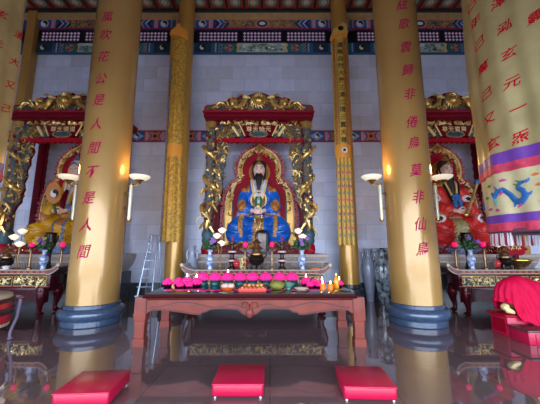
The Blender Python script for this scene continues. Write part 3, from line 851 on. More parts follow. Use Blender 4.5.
        for (lx, lz, ex, ez) in ((.6, 6.24, .5, 6.14), (.95, 6.24, 1.02, 6.4), (1.2, 6.36, 1.28, 6.18), (.8, 6.42, .92, 6.52)):
            lz -= .09; ez -= .09
            mb.tube([(c + s * lx, FY - .18, lz), (c + s * ex, FY - .24, ez)], [.035, .025], 'gold', 5)
            for q in (-1, 0, 1): mb.tube([(c + s * ex, FY - .24, ez), (c + s * (ex + .05), FY - .27, ez + .04 * q)], [.018, .004], 'gold_lt', 4)
        mb.build('carved_dragon', cr)
    return t
label_text = {AX: '尊天始元', AX - 6.2: '尊天德道', AX + 6.2: '尊天寶靈'}
shrine(AX, 'central carved red and gold shrine, around the blue-robed seated statue')
shrine(AX - 6.2, 'carved red and gold shrine around the yellow-robed seated statue with the fan')
shrine(AX + 6.2, 'carved red and gold shrine around the red-robed seated statue with the sceptre')

# flame-edged halo boards behind the statues
def halo(c, label):
    t = thing('halo_board', label, 'halo', (c, 9.62, PZ), 'flame-edged halo boards')
    y = 9.62
    K = 1.06
    half = [(0, 5.28), (.05, 5.2), (.16, 5.12), (.34, 5.02), (.5, 4.88), (.62, 4.68), (.68, 4.46), (.67, 4.24), (.64, 4.1), (.68, 4.0), (.8, 3.9), (.93, 3.72), (1.02, 3.48), (1.07, 3.2), (1.08, 2.8), (1.08, 1.55)]
    half = [(a * 1.05, b) for a, b in half]
    def outline(k, dz=0, dx=0):
        return [(c + (p[0] * k + (dx if p[0] > .02 else 0)), (p[1] - 4.2) * (k if p[1] > 1.6 else 1) + 4.2 + dz if p[1] > 1.6 else PZ) for p in half]
    full = lambda h: h + [(2 * c - p[0], p[1]) for p in h[::-1] if abs(p[0] - c) > 1e-6]
    # fringe of little flames
    o = outline(1.03, 0, .02); fr = []
    for i in range(len(o) - 1):
        a, b = o[i], o[i + 1]; L = hypot(b[0] - a[0], b[1] - a[1]); n = max(1, int(L / .055)); nx, nz = (b[1] - a[1]) / L, -(b[0] - a[0]) / L
        for q in range(n):
            f = q / n; d = .15 if q % 2 == 0 else .07
            fr.append((a[0] + (b[0] - a[0]) * f - nx * d, a[1] + (b[1] - a[1]) * f - nz * d))
    fr.append((o[-1][0] + .12, PZ)); fr[0] = (c, 5.44)
    mb = MB(); mb.prism(full(fr), y + .02, y + .1, 'pink_fringe')
    rr = random.Random(3)
    o2 = outline(1.04, 0, .05)
    for s in (-1, 1):
        for i in range(len(o2) - 1):
            a, b = o2[i], o2[i + 1]; L = hypot(b[0] - a[0], b[1] - a[1])
            for q in range(int(L / .07)):
                f = q * .07 / L; swirl(mb, c + s * (a[0] + (b[0] - a[0]) * f - c), a[1] + (b[1] - a[1]) * f, y + .015, rr.uniform(0, 6), .1, .014, 4, 'crimson_b', 4, 4, .01)
    o = mb.build('flame_fringe', t); o['label'] = 'rose-pink fringe of small flames'
    mb = MB(); a, b = outline(1.02), outline(.80)
    mb.prism(full(a), y, y + .03, 'halo_gold')
    for i in range(len(a) - 1):
        for q in range(4):
            f = q / 4
            for s in (-1, 1):
                xm = (a[i][0] + b[i][0]) / 2 * (1 - f) + (a[i + 1][0] + b[i + 1][0]) / 2 * f; zm = (a[i][1] + b[i][1]) / 2 * (1 - f) + (a[i + 1][1] + b[i + 1][1]) / 2 * f
                swirl(mb, c + s * (xm - c), zm - .05, y - .005, rr.uniform(0, 6), .22, .026, rr.choice((-4, 4)), rr.choice(('halo_gold', 'gold_lt', 'halo_or', 'crimson')), 6, 5, .02)
    for s in (-1, 1): mb.tube([(c + s * (p[0] - c), y - .01, p[1]) for p in a], .022, 'gold_lt', 6)
    mb.build('gilded_border', t)
    mb = MB(); mb.prism(full(outline(.82)), y - .02, y, 'black'); mb.prism(full(outline(.78)), y - .035, y, 'crimson_b'); mb.build('red_field', t)
    mb = MB(); z = 4.25; mb.tube([(c + .33 * cos(2 * pi * k / 32), y - .05, z + .36 * sin(2 * pi * k / 32)) for k in range(33)], .032, 'halo_gold', 6, cap=False)
    mb.prism([(c + .31 * cos(2 * pi * k / 32), z + .34 * sin(2 * pi * k / 32)) for k in range(32)], y - .045, y - .03, 'halo_or'); mb.build('nimbus', t)
halo(AX, 'flame-edged gold and red halo board behind the blue-robed statue')
halo(AX - 6.2, 'flame-edged gold and red halo board behind the yellow-robed statue')
halo(AX + 6.2, 'flame-edged gold and red halo board behind the red-robed statue')

# ------------------------------------------------------------------ seated statues
SY = 9.32
def statue(c, label, P):
    t = thing('seated_statue', label, 'statue', (c, SY, PZ), 'seated robed statues')
    D = .8   # depth factor
    def T(x, y, z): return (c + x, SY + y * D, z)
    # robe: torso, arms, lap and skirts fused into one cloth surface
    mb = MB()
    mb.loft([(z, c + 0, SY + cy * D, rx, ry * D) for z, cy, rx, ry in ((2.1, -.1, .66, .5), (2.6, -.02, .46, .38), (3.1, 0, .43, .34), (3.5, 0, .47, .30), (3.68, .01, .42, .26), (3.8, .01, .28, .21), (3.9, .0, .19, .17))], 'blue')
    for s in (-1, 1):
        mb.tube([T(s * .40, 0, 3.58), T(s * .50, -.06, 3.32), T(s * .52, -.22, 3.04), T(s * .38, -.5, 2.9), T(s * .18, -.62, 2.84)], [.17, .18, .19, .18, .14], 'blue', 14)
        mb.tube([T(s * .44, -.42, 2.92), T(s * .52, -.55, 2.7), T(s * .52, -.62, 2.45)], [.2, .17, .1], 'blue', 12)
        mb.tube([T(s * .25, 0, 2.4), T(s * .70, -.5, 2.38)], [.34, .30], 'blue', 16)
        mb.tube([T(s * .68, -.5, 2.38), T(s * .66, -.56, 2.1), T(s * .52, -.6, 1.78)], [.30, .34, .3], 'blue', 16)
        mb.ell(T(s * .66, -.3, 2.2), (.36, .4 * D, .42), 'blue', 16, 12)
        mb.ell(T(s * .72, -.2, 1.95), (.24, .36 * D, .36), 'blue', 16, 12)
    mb.ell(T(0, -.25, 2.32), (.7, .48 * D, .3), 'blue', 18, 12)
    mb.loft([(z, c, SY + cy * D, rx, ry * D) for z, cy, rx, ry in ((PZ + .005, -.14, .86, .62), (1.8, -.14, .92, .64), (2.1, -.14, .9, .6), (2.35, -.12, .7, .5))], 'blue')
    co, no, fs = voxel(mb, .026, 3)
    # cloth folds pressed into the surface
    x = (co[:, 0] - c); z = co[:, 2]; front = np.clip(-no[:, 1], 0, 1)
    low = np.clip((2.5 - z) / .3, 0, 1)
    kx = np.abs(x) - .15
    arcs = np.sin((np.sqrt((np.abs(x) - .35) ** 2 + (z - 2.75) ** 2)) * 30) * .030 * low * (np.abs(x) > .17)
    arm = np.clip((z - 2.7) / .2, 0, 1)
    creases = np.sin((z * 1.0 + np.abs(x) * 1.5) * 22) * .014 * arm * (np.abs(x) > .3)
    co = co + no * ((arcs + creases) * (.35 + .65 * front))[:, None]
    co[:, 2] = np.maximum(co[:, 2], PZ + .002)
    names = P['names']
    def key(px, py, pz):
        X = px - c; f = py < SY - .02
        return P['key'](X, py - SY, pz, f)
    root = None
    for k, (vs, ff) in pieces(co, fs, key).items():
        nm, mt = names[k]
        mb = MB(); mb.add(vs, ff, mt); mb.build(nm, t, angle=80)
    # raised fold lines of the skirts, laid on the robe's own surface
    def skin_y(xx, zz):
        d = (co[:, 0] - xx) ** 2 + (co[:, 2] - zz) ** 2; k = d < .045 ** 2
        return co[k, 1].min() if k.any() else None
    for s in (-1, 1):
        mb = MB()
        for k in range(6):
            a_, b_, e_ = (.2, 2.58 - .11 * k), (.46 + .05 * k, 1.98 - .03 * k), (.96 - .015 * k, 2.42 - .12 * k); pp = []
            for q in range(15):
                f = q / 14; xx = (1 - f) ** 2 * a_[0] + 2 * f * (1 - f) * b_[0] + f * f * e_[0]; zz = (1 - f) ** 2 * a_[1] + 2 * f * (1 - f) * b_[1] + f * f * e_[1]
                yy = skin_y(c + s * xx, zz)
                if yy is not None and zz > 1.8: pp.append((c + s * xx, yy - .004, zz))
            if len(pp) > 4: mb.tube(pp, [.03 * (.35 + .65 * sin(pi * i / (len(pp) - 1))) for i in range(len(pp))], names['robe'][1], 6)
        mb.build('skirt_folds', t)
        mb = MB(); pp = []
        for q in range(13):
            xx = .18 + .46 * q / 12; zz = 2.78 - .10 * sin(pi * q / 12); yy = skin_y(c + s * xx, zz)
            if yy is not None: pp.append((c + s * xx, yy - .006, zz))
        mb.tube(pp, .022, 'hem_gold', 6); mb.build('sleeve_trim', t)
    # head, neck and joined hands: one continuous painted body inside the robe
    mb = MB()
    hz = 4.2
    mb.ell(T(0, -.04, hz + .04), (.2, .2, .26), 'skin', 20, 14); mb.ell(T(0, -.12, hz - .12), (.165, .15, .15), 'skin', 16, 10)
    for s in (-1, 1):
        mb.ell(T(s * .09, -.18, hz - .05), (.06, .06, .06), 'skin'); mb.ell(T(s * .205, -.01, hz - .02), (.025, .05, .09), 'skin')
        mb.ell(T(s * .08, -.225, hz + .08), (.07, .03, .018), 'skin')
    mb.tube([T(0, -.25, hz + .06), T(0, -.3, hz - .03), T(0, -.29, hz - .06)], [.022, .036, .03], 'skin', 8)
    mb.tube([T(0, -.02, hz - .1), T(0, .02, 3.6), T(0, 0, 3.2)], [.12, .15, .2], 'skin', 14)
    for s in (-1, 1):
        mb.tube([T(0, 0, 3.45), T(s * .36, 0, 3.5), T(s * .48, -.1, 3.2), T(s * .40, -.4, 2.95), T(s * .16, -.74, 2.82), T(s * .08, -.8, 2.8)], [.14, .13, .1, .08, .065, .07], 'skin', 10)
        for q in range(4):
            zz = 2.84 - q * .035
            mb.tube([T(s * .1, -.8, zz), T(s * .02, -.88, zz - .005), T(-s * .06, -.9 + .01 * (s + 1), zz - .01)], [.026, .024, .018], 'skin', 6)
        mb.tube([T(s * .1, -.8, 2.86), T(s * .04, -.86, 2.91), T(s * .0, -.88, 2.93)], [.03, .025, .02], 'skin', 6)
    co, no, fs = voxel(mb, .014, 1)
    mb = MB(); mb.add(co, fs, 'skin'); body = mb.build('body', t, angle=80)
    for s in (-1, 1):
        mb = MB(); mb.ell(T(s * .075, -.262, hz + .035), (.036, .014, .014), 'eye_white', 10, 6); mb.ell(T(s * .075, -.276, hz + .034), (.014, .008, .014), 'black', 8, 6)
        mb.tube([T(s * .035, -.272, hz + .055), T(s * .075, -.28, hz + .06), T(s * .115, -.255, hz + .05)], .006, 'black', 5); mb.build('eye', body)
        mb = MB(); mb.tube([T(s * .03, -.272, hz + .1), T(s * .08, -.272, hz + .125), T(s * .135, -.235, hz + .105)], [.008, .014, .005], P['hairm'], 6); mb.build('eyebrow', body)
    mb = MB(); mb.ell(T(0, -.285, hz - .135), (.045, .02, .014), 'lips', 10, 6); mb.build('mouth', body)
    H = P['hairm']
    mb = MB()
    mb.loft([(zz, c, SY + .03 * D, rx, ry * D) for zz, rx, ry in ((hz + .12, .215, .245), (hz + .2, .235, .25), (hz + .3, .225, .235), (hz + .37, .17, .18), (hz + .4, .08, .08))], P['hatm'], 24)
    for s in (-1, 1):
        mb.tube([T(s * .2, -.02, hz + .15), T(s * .205, -.06, hz), T(s * .19, -.1, hz - .12), T(s * .16, -.17, hz - .3)], [.03, .03, .03, .012], H, 8)
        mb.tube([T(s * .17, .12, hz + .1), T(s * .17, .14, hz - .1), T(s * .15, .12, hz - .25)], [.07, .06, .03], H, 8)
    mb.ell(T(0, .12, hz + .05), (.19, .14, .25), H, 14, 10)
    mb.build('hair', t)
    mb = MB()
    mb.loft([(z, c, SY + y * D, rx, ry * D) for z, y, rx, ry in ((3.42, -.36, .008, .008), (3.55, -.36, .045, .03), (3.75, -.33, .085, .05), (3.95, -.29, .12, .08), (4.03, -.25, .13, .1), (4.08, -.23, .11, .07))], H, 14)
    for s in (-1, 1):
        mb.tube([T(s * .01, -.3, hz - .105), T(s * .08, -.29, hz - .115), T(s * .13, -.25, hz - .2), T(s * .14, -.26, hz - .32)], [.014, .02, .018, .006], H, 6)
    mb.build('beard', t)
    mb = MB()
    mb.lathe([(.09, hz + .36), (.11, hz + .38), (.1, hz + .42), (.07, hz + .44), (.055, hz + .52), (.02, hz + .56), (.012, hz + .64)], (c, SY - .05, 0), P['crown'], 14)
    mb.tube([T(-.16, -.2, hz + .16), T(-.1, -.25, hz + .21), T(0, -.27, hz + .27), T(.1, -.25, hz + .21), T(.16, -.2, hz + .16)], [.012, .02, .035, .02, .012], P['crown'], 6)
    mb.build('crown', t)
    # crossed collar
    for s in (-1, 1):
        mb = MB()
        for off, w, m in ((0, .034, P['collar'][0]), (.065, .035, P['collar'][1])):
            mb.tube([T(s * (.19 + off), -.08, 3.9), T(s * (.17 + off), -.27, 3.75), T(s * (.12 + off), -.37, 3.5), T(s * (.05 + off), -.42, 3.26), T(s * (.02 + off), -.45, 3.08)], w, m, 8)
        mb.build('collar', t)
    P['extra'](t, T)
    return t

def oval(X, z, cx, cz, rx, rz): return ((X - cx) / rx) ** 2 + ((z - cz) / rz) ** 2 < 1
# central statue: blue robe
def key_blue(X, Y, z, f):
    if not f: return 'robe'
    if z < 1.86 + .06 * abs(sin(X * 9)) and z < 1.97: return 'hem' if z > 1.66 or abs(X) > .75 else 'lining'
    if abs(X) < .15 + (2.75 - z) * .05 and z < 2.74: return 'apron'
    if abs(X) < (z - 3.25) * .45 and z > 3.25: return 'under'
    if oval(X, z, 0, 3.2, .26, .30): return 'breast'
    for s in (-1, 1):
        if oval(X, z, s * .44, 3.62, .16, .14): return 'shoulder' if s < 0 else 'shoulder2'
        if oval(X, z, s * .52, 3.02, .14, .2): return 'cuff' if s < 0 else 'cuff2'
    if 2.66 < z < 2.74 and abs(X) > .2: return 'lining'
    return 'robe'
def extra_blue(t, T):
    for s in (-1, 1):
        mb = MB(); mb.tube([T(s * .52, -.68, 2.72), T(s * .53, -.92, 2.5), T(s * .52, -1.0, 2.25), T(s * .5, -1.0, 2.02)], [.065, .07, .07, .06], 'hem_gold', 8, flat=.35, up=(0, 1, 0)); mb.build('ribbon', t)
        mb = MB(); mb.tube([T(s * .05, -.46, 3.3), T(s * .09, -.5, 3.18), T(s * .07, -.54, 2.98)], [.03, .05, .03], 'green', 8); mb.build('tassel', t)
    mb = MB(); mb.tube([T(.24 * cos(a * pi / 12), -.42 - .05 * (1 - cos(a * pi / 12) ** 2), 3.2 + .28 * sin(a * pi / 12)) for a in range(25)], .026, 'gold_lt', 6, cap=False); mb.build('breast_ring', t)
    mb = MB(); mb.ell(T(0, -.9, 2.93), .055, 'gold_lt', 12, 8); mb.build('pearl', t)
    rr = random.Random(2)
    mb = MB()
    for k in range(14):
        z = 2.68 - k * .06; mb.ell(T(rr.uniform(-.12, .12), -.72, z), (.02, .02, .03), 'gold_lt', 6, 4)
    for k in range(40):
        a = k / 39; x = -.9 + 1.8 * a
    mb.build('apron_ornament', t)
statue(AX, 'large seated statue in a blue robe with black beard, hands joined, central shrine', dict(
    names=dict(robe=('robe', 'blue'), hem=('hem_border', 'hem_gold'), lining=('robe_lining', 'lilac'), apron=('apron_panel', 'hem_gold'), under=('under_robe', 'white_cloth'), breast=('breast_panel', 'patch'), shoulder=('shoulder_patch', 'patch'), cuff=('cuff', 'patch'), shoulder2=('shoulder_patch', 'patch'), cuff2=('cuff', 'patch')),
    key=key_blue, hairm='hair', hatm='hat_brown', crown='gold', collar=('white_cloth', 'gold_lt'), extra=extra_blue))
# left statue: yellow robe, white hair, round fan
def key_yellow(X, Y, z, f):
    if not f: return 'robe'
    if z < 1.78: return 'hem'
    if abs(X + .02) < .20 and z < 2.7 and abs(X + .02) > .12: return 'sash'
    for cx in (-.62, .06, .72):
        if oval(X, z, cx, 2.62 if cx != .06 else 2.55, .24, .17): return 'roundel'
    if abs(X) < (z - 3.2) * .6 and z > 3.2: return 'under'
    if z > 2.78 and abs(X) < .42 and X > -.1: return 'sleeve'
    return 'robe'
def extra_yellow(t, T):
    R = Matrix.Rotation(radians(-12), 3, 'Y')
    mb = MB(); n = 24
    pts = [(c_[0] + AX - 6.06 - .02, c_[2] + 3.32) for c_ in [R @ Vector((.27 * cos(2 * pi * i / n) * .85, 0, .33 * sin(2 * pi * i / n))) for i in range(n)]]
    y = SY - .9
    mb.prism(pts, y, y + .04, 'fan'); mb.tube([T(.0, -1.08, 3.0), T(.06, -1.02, 2.7)], [.03, .04], 'leafgreen', 8)
    fan = mb.build('fan', t)
    mb = MB(); yinyang(mb, AX - 6.06 + .03, 3.3, .12, y - .02, ('fan', 'fan')); mb.build('fan_emblem', fan)
    mb = MB(); mb.tube([T(.02, -.5, 3.5), T(.0, -.62, 3.2), T(.02, -.66, 2.85)], [.05, .09, .05], 'crimson', 8); mb.build('tassel', t)
statue(AX - 6.06, 'seated statue in a yellow robe holding a tan fan with a black-and-white emblem', dict(
    names=dict(robe=('robe', 'yellow'), hem=('hem_border', 'silver'), sash=('sash', 'silver'), roundel=('roundels', 'patch'), under=('under_robe', 'white_cloth'), sleeve=('inner_sleeve', 'silver')),
    key=key_yellow, hairm='hair_white', hatm='hair_white', crown='silver', collar=('white_cloth', 'yellow'), extra=extra_yellow))
# right statue: red robe, gold rod
def key_red(X, Y, z, f):
    if not f: return 'robe'
    if z < 1.74: return 'hem'
    if abs(X) < .2 + (2.6 - z) * .12 and z < 2.66: return 'apron'
    for cx, cz in ((-.64, 2.6), (.64, 2.6), (-.5, 3.3), (.5, 3.25)):
        if oval(X, z, cx, cz, .08, .065): return 'dot'
        if oval(X, z, cx, cz, .16, .13): return 'roundel'
    if abs(X) < (z - 3.2) * .55 and z > 3.2: return 'under'
    return 'robe'
def extra_red(t, T):
    mb = MB(); mb.tube([T(.02, -1.0, 2.72), T(.2, -1.0, 3.1), T(.36, -.98, 3.45), T(.42, -1.0, 3.62)], [.05, .04, .035, .05], 'gold', 8)
    mb.ell(T(.44, -1.02, 3.68), (.09, .05, .07), 'thread_blue', 10, 6); mb.ell(T(.0, -1.0, 2.68), (.07, .05, .06), 'gold', 8, 6); mb.build('sceptre', t)
    mb = MB()
    for s in (-1, 1): mb.tube([T(0, -.52, 3.3), T(s * .09, -.58, 3.1), T(s * .08, -.62, 2.86)], [.04, .07, .04], 'thread_blue', 8)
    mb.tube([T(-.12, -.52, 3.28), T(0, -.56, 3.34), T(.12, -.52, 3.28)], .05, 'thread_blue', 8)
    mb.build('sash_bow', t)
statue(AX + 6.2, 'large seated statue in a red robe with black beard, holding a slanted gold sceptre', dict(
    names=dict(robe=('robe', 'red_robe'), hem=('hem_border', 'silver'), apron=('apron_panel', 'grn_gold'), roundel=('roundels', 'white_cloth'), dot=('roundel_centres', 'black'), under=('under_robe', 'hem_gold')),
    key=key_red, hairm='hair', hatm='hat_brown', crown='gold', collar=('gold_lt', 'black'), extra=extra_red))
# ------------------------------------------------------------------ altar tables
def altar(c, hw, y0, y1, label, npan, tip):
    """hw: half distance between the legs' outer faces, tip: half length of the curled top"""
    t = thing('altar_table', label, 'altar table', (c, (y0 + y1) / 2, 0), 'dark red altar tables with curled ends')
    zt = 1.14
    mb = MB()
    mb.bx(c - tip + .28, c + tip - .28, y0 - .06, y1, zt - .05, zt, 'mahogany_top')
    mb.bx(c - tip + .28, c + tip - .28, y0 - .08, y0 - .04, zt - .006, zt + .012, 'plinth_hi')
    mb.bx(c - tip + .28, c + tip - .28, y0 - .075, y0 - .03, zt - .075, zt - .01, 'rail_red')
    mb.bx(c - tip + .28, c + tip - .28, y0 - .08, y0 - .03, zt - .095, zt - .078, 'plinth_hi')
    for k in range(int(2 * tip / .16)):
        x = c - tip + .34 + k * .16
        if x < c + tip - .34: mb.bx(x, x + .08, y0 - .079, y0 - .07, zt - .055, zt - .03, 'patch')
    top = mb.build('tabletop', t)
    for s in (-1, 1):
        mb = MB()
        xs = [tip - .29, tip - .2, tip - .12, tip - .05, tip]
        zs = [0, .012, .05, .105, .165]
        up = [(c + s * xs[i], zt + zs[i]) for i in range(5)]; dn = [(c + s * (xs[i] + .012), zt - .095 + zs[i] * .96) for i in range(5)]
        poly = up + dn[::-1]
        mb.prism(poly if s > 0 else poly[::-1], y0 - .06, y1, 'mahogany_top')
        md = [(c + s * (xs[i] + .004), zt - .008 + zs[i]) for i in range(5)]; md2 = [(c + s * (xs[i] + .01), zt - .075 + zs[i] * .97) for i in range(5)]
        mb.strip(md, md2, y0 - .075, y0 - .05, 'rail_red')
        mb.tube([(p[0], y0 - .065, p[1] + .008) for p in up], .012, 'plinth_hi', 6); mb.tube([(p[0], y0 - .065, p[1] - .008) for p in dn], .012, 'plinth_hi', 6)
        mb.tube([(c + s * (tip + .005), y0 - .085, zt + .13), (c + s * (tip + .005), y1, zt + .13)], .042, 'plinth_hi', 12)
        o = mb.build('curled_end', t); o['label'] = 'up-curled end with a pale rim'
    # waist with gilded panels
    mb = MB(); yw = y0 + .24; mb.bx(c - hw, c + hw, yw, y1 - .04, .66, zt - .05, 'mahogany', .01)
    for zz in (.70, .97): mb.bx(c - hw - .01, c + hw + .01, yw - .015, yw + .02, zz - .012, zz + .012, 'rail_red')
    mb.bx(c - hw - .04, c + hw + .04, yw - .10, y1, .60, .68, 'mahogany', .015)
    mb.build('waist', t)
    w = (2 * hw - .14) / npan; rr = random.Random(int(c * 10) + 50)
    for k in range(npan):
        x0 = c - hw + .07 + k * w + .04; x1 = x0 + w - .08
        mb = MB(); mb.bx(x0, x1, yw - .02, yw + .02, .725, .945, 'black'); mb.bx(x0 - .015, x1 + .015, yw - .012, yw + .02, .71, .96, 'gold_dk')
        fill(mb, [(x0, .735), (x1, .735), (x1, .935), (x0, .935)], yw - .022, int(w * 42), .13, .02, ['gold_lt', 'gold_lt', 'gold', 'gold_lt'], rr)
        mb.build('gilded_panel', t)
    # scalloped apron
    mb = MB(); n = 40; lo = []
    for k in range(n + 1):
        u = -1 + 2 * k / n; lo.append((c + u * (hw + .04), .38 - .05 * abs(u) ** 3 - .035 * abs(sin(u * 9))))
    mb.prism(lo + [(c + hw + .04, .62), (c - hw - .04, .62)], yw - .13, yw - .05, 'mahogany')
    swirl(mb, c - .1, .46, yw - .13, 2.5, .3, .03, 4, 'rail_red'); swirl(mb, c + .1, .46, yw - .13, .6, .3, .03, -4, 'rail_red')
    mb.build('apron', t)
    for sx in (-1, 1):
        for yy in (y0 + .1, y1 - .14):
            mb = MB(); x = c + sx * (hw - .08); fy = -1 if yy < (y0 + y1) / 2 else 1
            mb.tube([(x, yy, .68), (x + sx * .03, yy + fy * .02, .52), (x + sx * .02, yy + fy * .02, .36), (x - sx * .01, yy, .2), (x - sx * .01, yy, .09), (x + sx * .05, yy + fy * .03, .055)], [.13, .13, .09, .06, .055, .05], 'mahogany', 12)
            mb.ell((x + sx * .03, yy + fy * .01, .05), (.085, .085, .05), 'mahogany', 10, 6)
            mb.ell((x + sx * .04, yy - .1, .56), (.09, .05, .07), 'rail_red', 10, 6)
            mb.build('leg', t)
    return t
altar(AX, 1.75, 7.58, 8.14, 'long dark red altar table with curled ends before the central shrine', 3, 1.89)
altar(AX - 6.85, 1.42, 7.58, 8.36, 'dark red curled altar table with gilded panels, behind the red drum', 3, 1.8)
altar(AX + 6.75, 1.42, 7.58, 8.36, 'dark red curled altar table with gilded panels, behind the red cloth mound', 3, 1.85)

# ------------------------------------------------------------------ offering table
TZ = .89
t = thing('offering_table', 'long red-brown wooden offering table with a glossy dark top, in the middle of the hall', 'table', (AX, 6.0, 0))
L, R_, Y0, Y1 = AX - 2.03, AX + 2.03, 5.34, 6.78
mb = MB(); mb.bx(L + .12, R_ - .12, Y0 - .02, Y1, TZ - .08, TZ - .006, 'table_dk', .012); mb.bx(L + .15, R_ - .15, Y0 + .02, Y1 - .03, TZ - .01, TZ, 'glass_top', .003)
top = mb.build('tabletop', t); top['label'] = 'dark glossy glass-covered top'
mb = MB(); mb.bx(L + .14, R_ - .14, Y0, Y1 - .02, TZ - .115, TZ - .08, 'table', .01); mb.bx(L + .16, R_ - .16, Y0 + .02, Y1 - .04, TZ - .16, TZ - .1, 'table_dk'); mb.build('moulding', t)
def apron_low(u):
    a = abs(u)
    if a < .035: return .522
    if a < .09: return .522 + (.012 if a < .06 else .012 + (a - .06) * 1.2)
    if a < .13: return .57 + .055 * sin((a - .09) / .04 * pi / 2)
    if a < .39: return .632 - .018 * abs((a - .25) / .14) ** 2.5
    if a < .43: return .61 - .05 * (a - .39) / .04
    if a < .455: return .575
    if a < .475: return .575 - .045 * (a - .455) / .02
    if a < .62: return .53 + .03 * ((a - .475) / .145) ** 2
    if a < .95: return .56 + .05 * sin((a - .62) / .33 * pi / 2)
    return .61 - (a - .95) * 1.2
mb = MB(); n = 96; hwid = (R_ - L) / 2 - .2
up = [(AX + hwid, TZ - .09), (AX - hwid, TZ - .09)]
lo = [(AX + (-1 + 2 * k / n) * hwid, apron_low(-1 + 2 * k / n)) for k in range(n + 1)]
mb.prism(lo + up, Y0 + .0, Y0 + .05, 'table')
def groove(u):
    a = abs(u)
    if a > .32: return .70 + .045 * cos((a - .64) / .32 * pi)
    return .655 + .055 * sin((.32 - a) / .32 * pi) ** 2 + (.0 if a > .1 else -.02)
mb.tube([(AX + (-.97 + 1.94 * k / 80) * hwid, Y0, groove(-.97 + 1.94 * k / 80)) for k in range(81)], .013, 'table_line', 5)
mb.tube([(p[0], Y0, p[1] + .014) for p in lo[2:-2]], .012, 'table_line', 5)
ap = mb.build('apron', t)
for s in (-1, 1):
    mb = MB(); swirl(mb, AX + s * .03, .60, Y0 - .005, pi / 2 + s * .4 - (0 if s > 0 else 0), .3, .03, s * -4.4, 'table', depth=.02); mb.build('carved_scroll', ap)
mb = MB()
mb.ell((AX, Y0 - .005, .56), (.07, .035, .08), 'table', 12, 8); mb.build('carved_rosette', ap)
mb = MB(); lo = [(Y0 + .2 + (Y1 - Y0 - .4) * k / 40, apron_low(-1 + 2 * k / 40)) for k in range(41)]
for x in (L + .14, R_ - .19): mb.prism(lo + [(Y1 - .2, TZ - .09), (Y0 + .2, TZ - .09)], x, x + .05, 'table', axis='yz')
mb.build('side_apron', t)
mb = MB(); lo = [(AX + (-1 + 2 * k / n) * hwid, apron_low(-1 + 2 * k / n)) for k in range(n + 1)]; lo = [(p[0], .75 + (p[1] - .5) * .2) for p in lo]; mb.prism(lo + up, Y1 - .08, Y1 - .03, 'table'); mb.build('rear_apron', t)
for x in (L + .1, R_ - .1):
    for y in (Y0 + .07, Y1 - .1):
        sx = -1 if x < AX else 1; sy = -1 if y < 6 else 1
        mb = MB(); secs = [(0, .10), (.13, .098), (.135, .082), (.42, .085), (.43, .10), (.50, .105), (.82, .10), (.83, .098)]
        vs = []; fs = []
        for z, h in secs: vs += [(x - h + sx * .008, y - h + .02, z), (x + h + sx * .008, y - h + .02, z), (x + h + sx * .008, y + h, z), (x - h + sx * .008, y + h, z)]
        for j in range(len(secs) - 1):
            for i in range(4):
                a = j * 4 + i; b = j * 4 + (i + 1) % 4; fs.append((a, b, b + 4, a + 4))
        fs += [(3, 2, 1, 0), tuple(len(vs) - 4 + i for i in range(4))]
        mb.add(vs, fs, 'table'); yf = y - .102 + .02
        mb.bx(x - .07, x - .065, yf - .002, yf + .02, .48, .8, 'table_line'); mb.bx(x + .07, x + .075, yf - .002, yf + .02, .48, .8, 'table_line')
        mb.build('leg', t)

# ------------------------------------------------------------------ kneeling cushions
def cushion(label, loc, rz):
    t = thing('kneeling_cushion', label, 'cushion', (0, 0, 0), 'red kneeling cushions')
    mb = MB(); mb.box((0, 0, .095), (.595, .58, .15), 'vinyl', .03); mb.build('cover', t, angle=60)
    mb = MB(); mb.box((0, 0, .155), (.60, .585, .022), 'vinyl', .01); mb.build('seam', t, angle=60)
    for sx in (-1, 1):
        for sy in (-1, 1):
            mb = MB(); mb.lathe([(.013, 0), (.015, .022)], (sx * .26, sy * .25, 0), 'foot_white', 10); mb.build('foot', t)
    return place(t, loc, rz)
q = cushion('red vinyl kneeling cushion between the other two, centred before the table', (-.37, 3.87, 0), 0)
dup(q, (-2.05, 3.66, 0), radians(3.5), 'red vinyl kneeling cushion on the drum side of the row of three')
dup(q, (1.14, 3.80, 0), radians(-3), 'red vinyl kneeling cushion on the red-cloth side of the row of three')

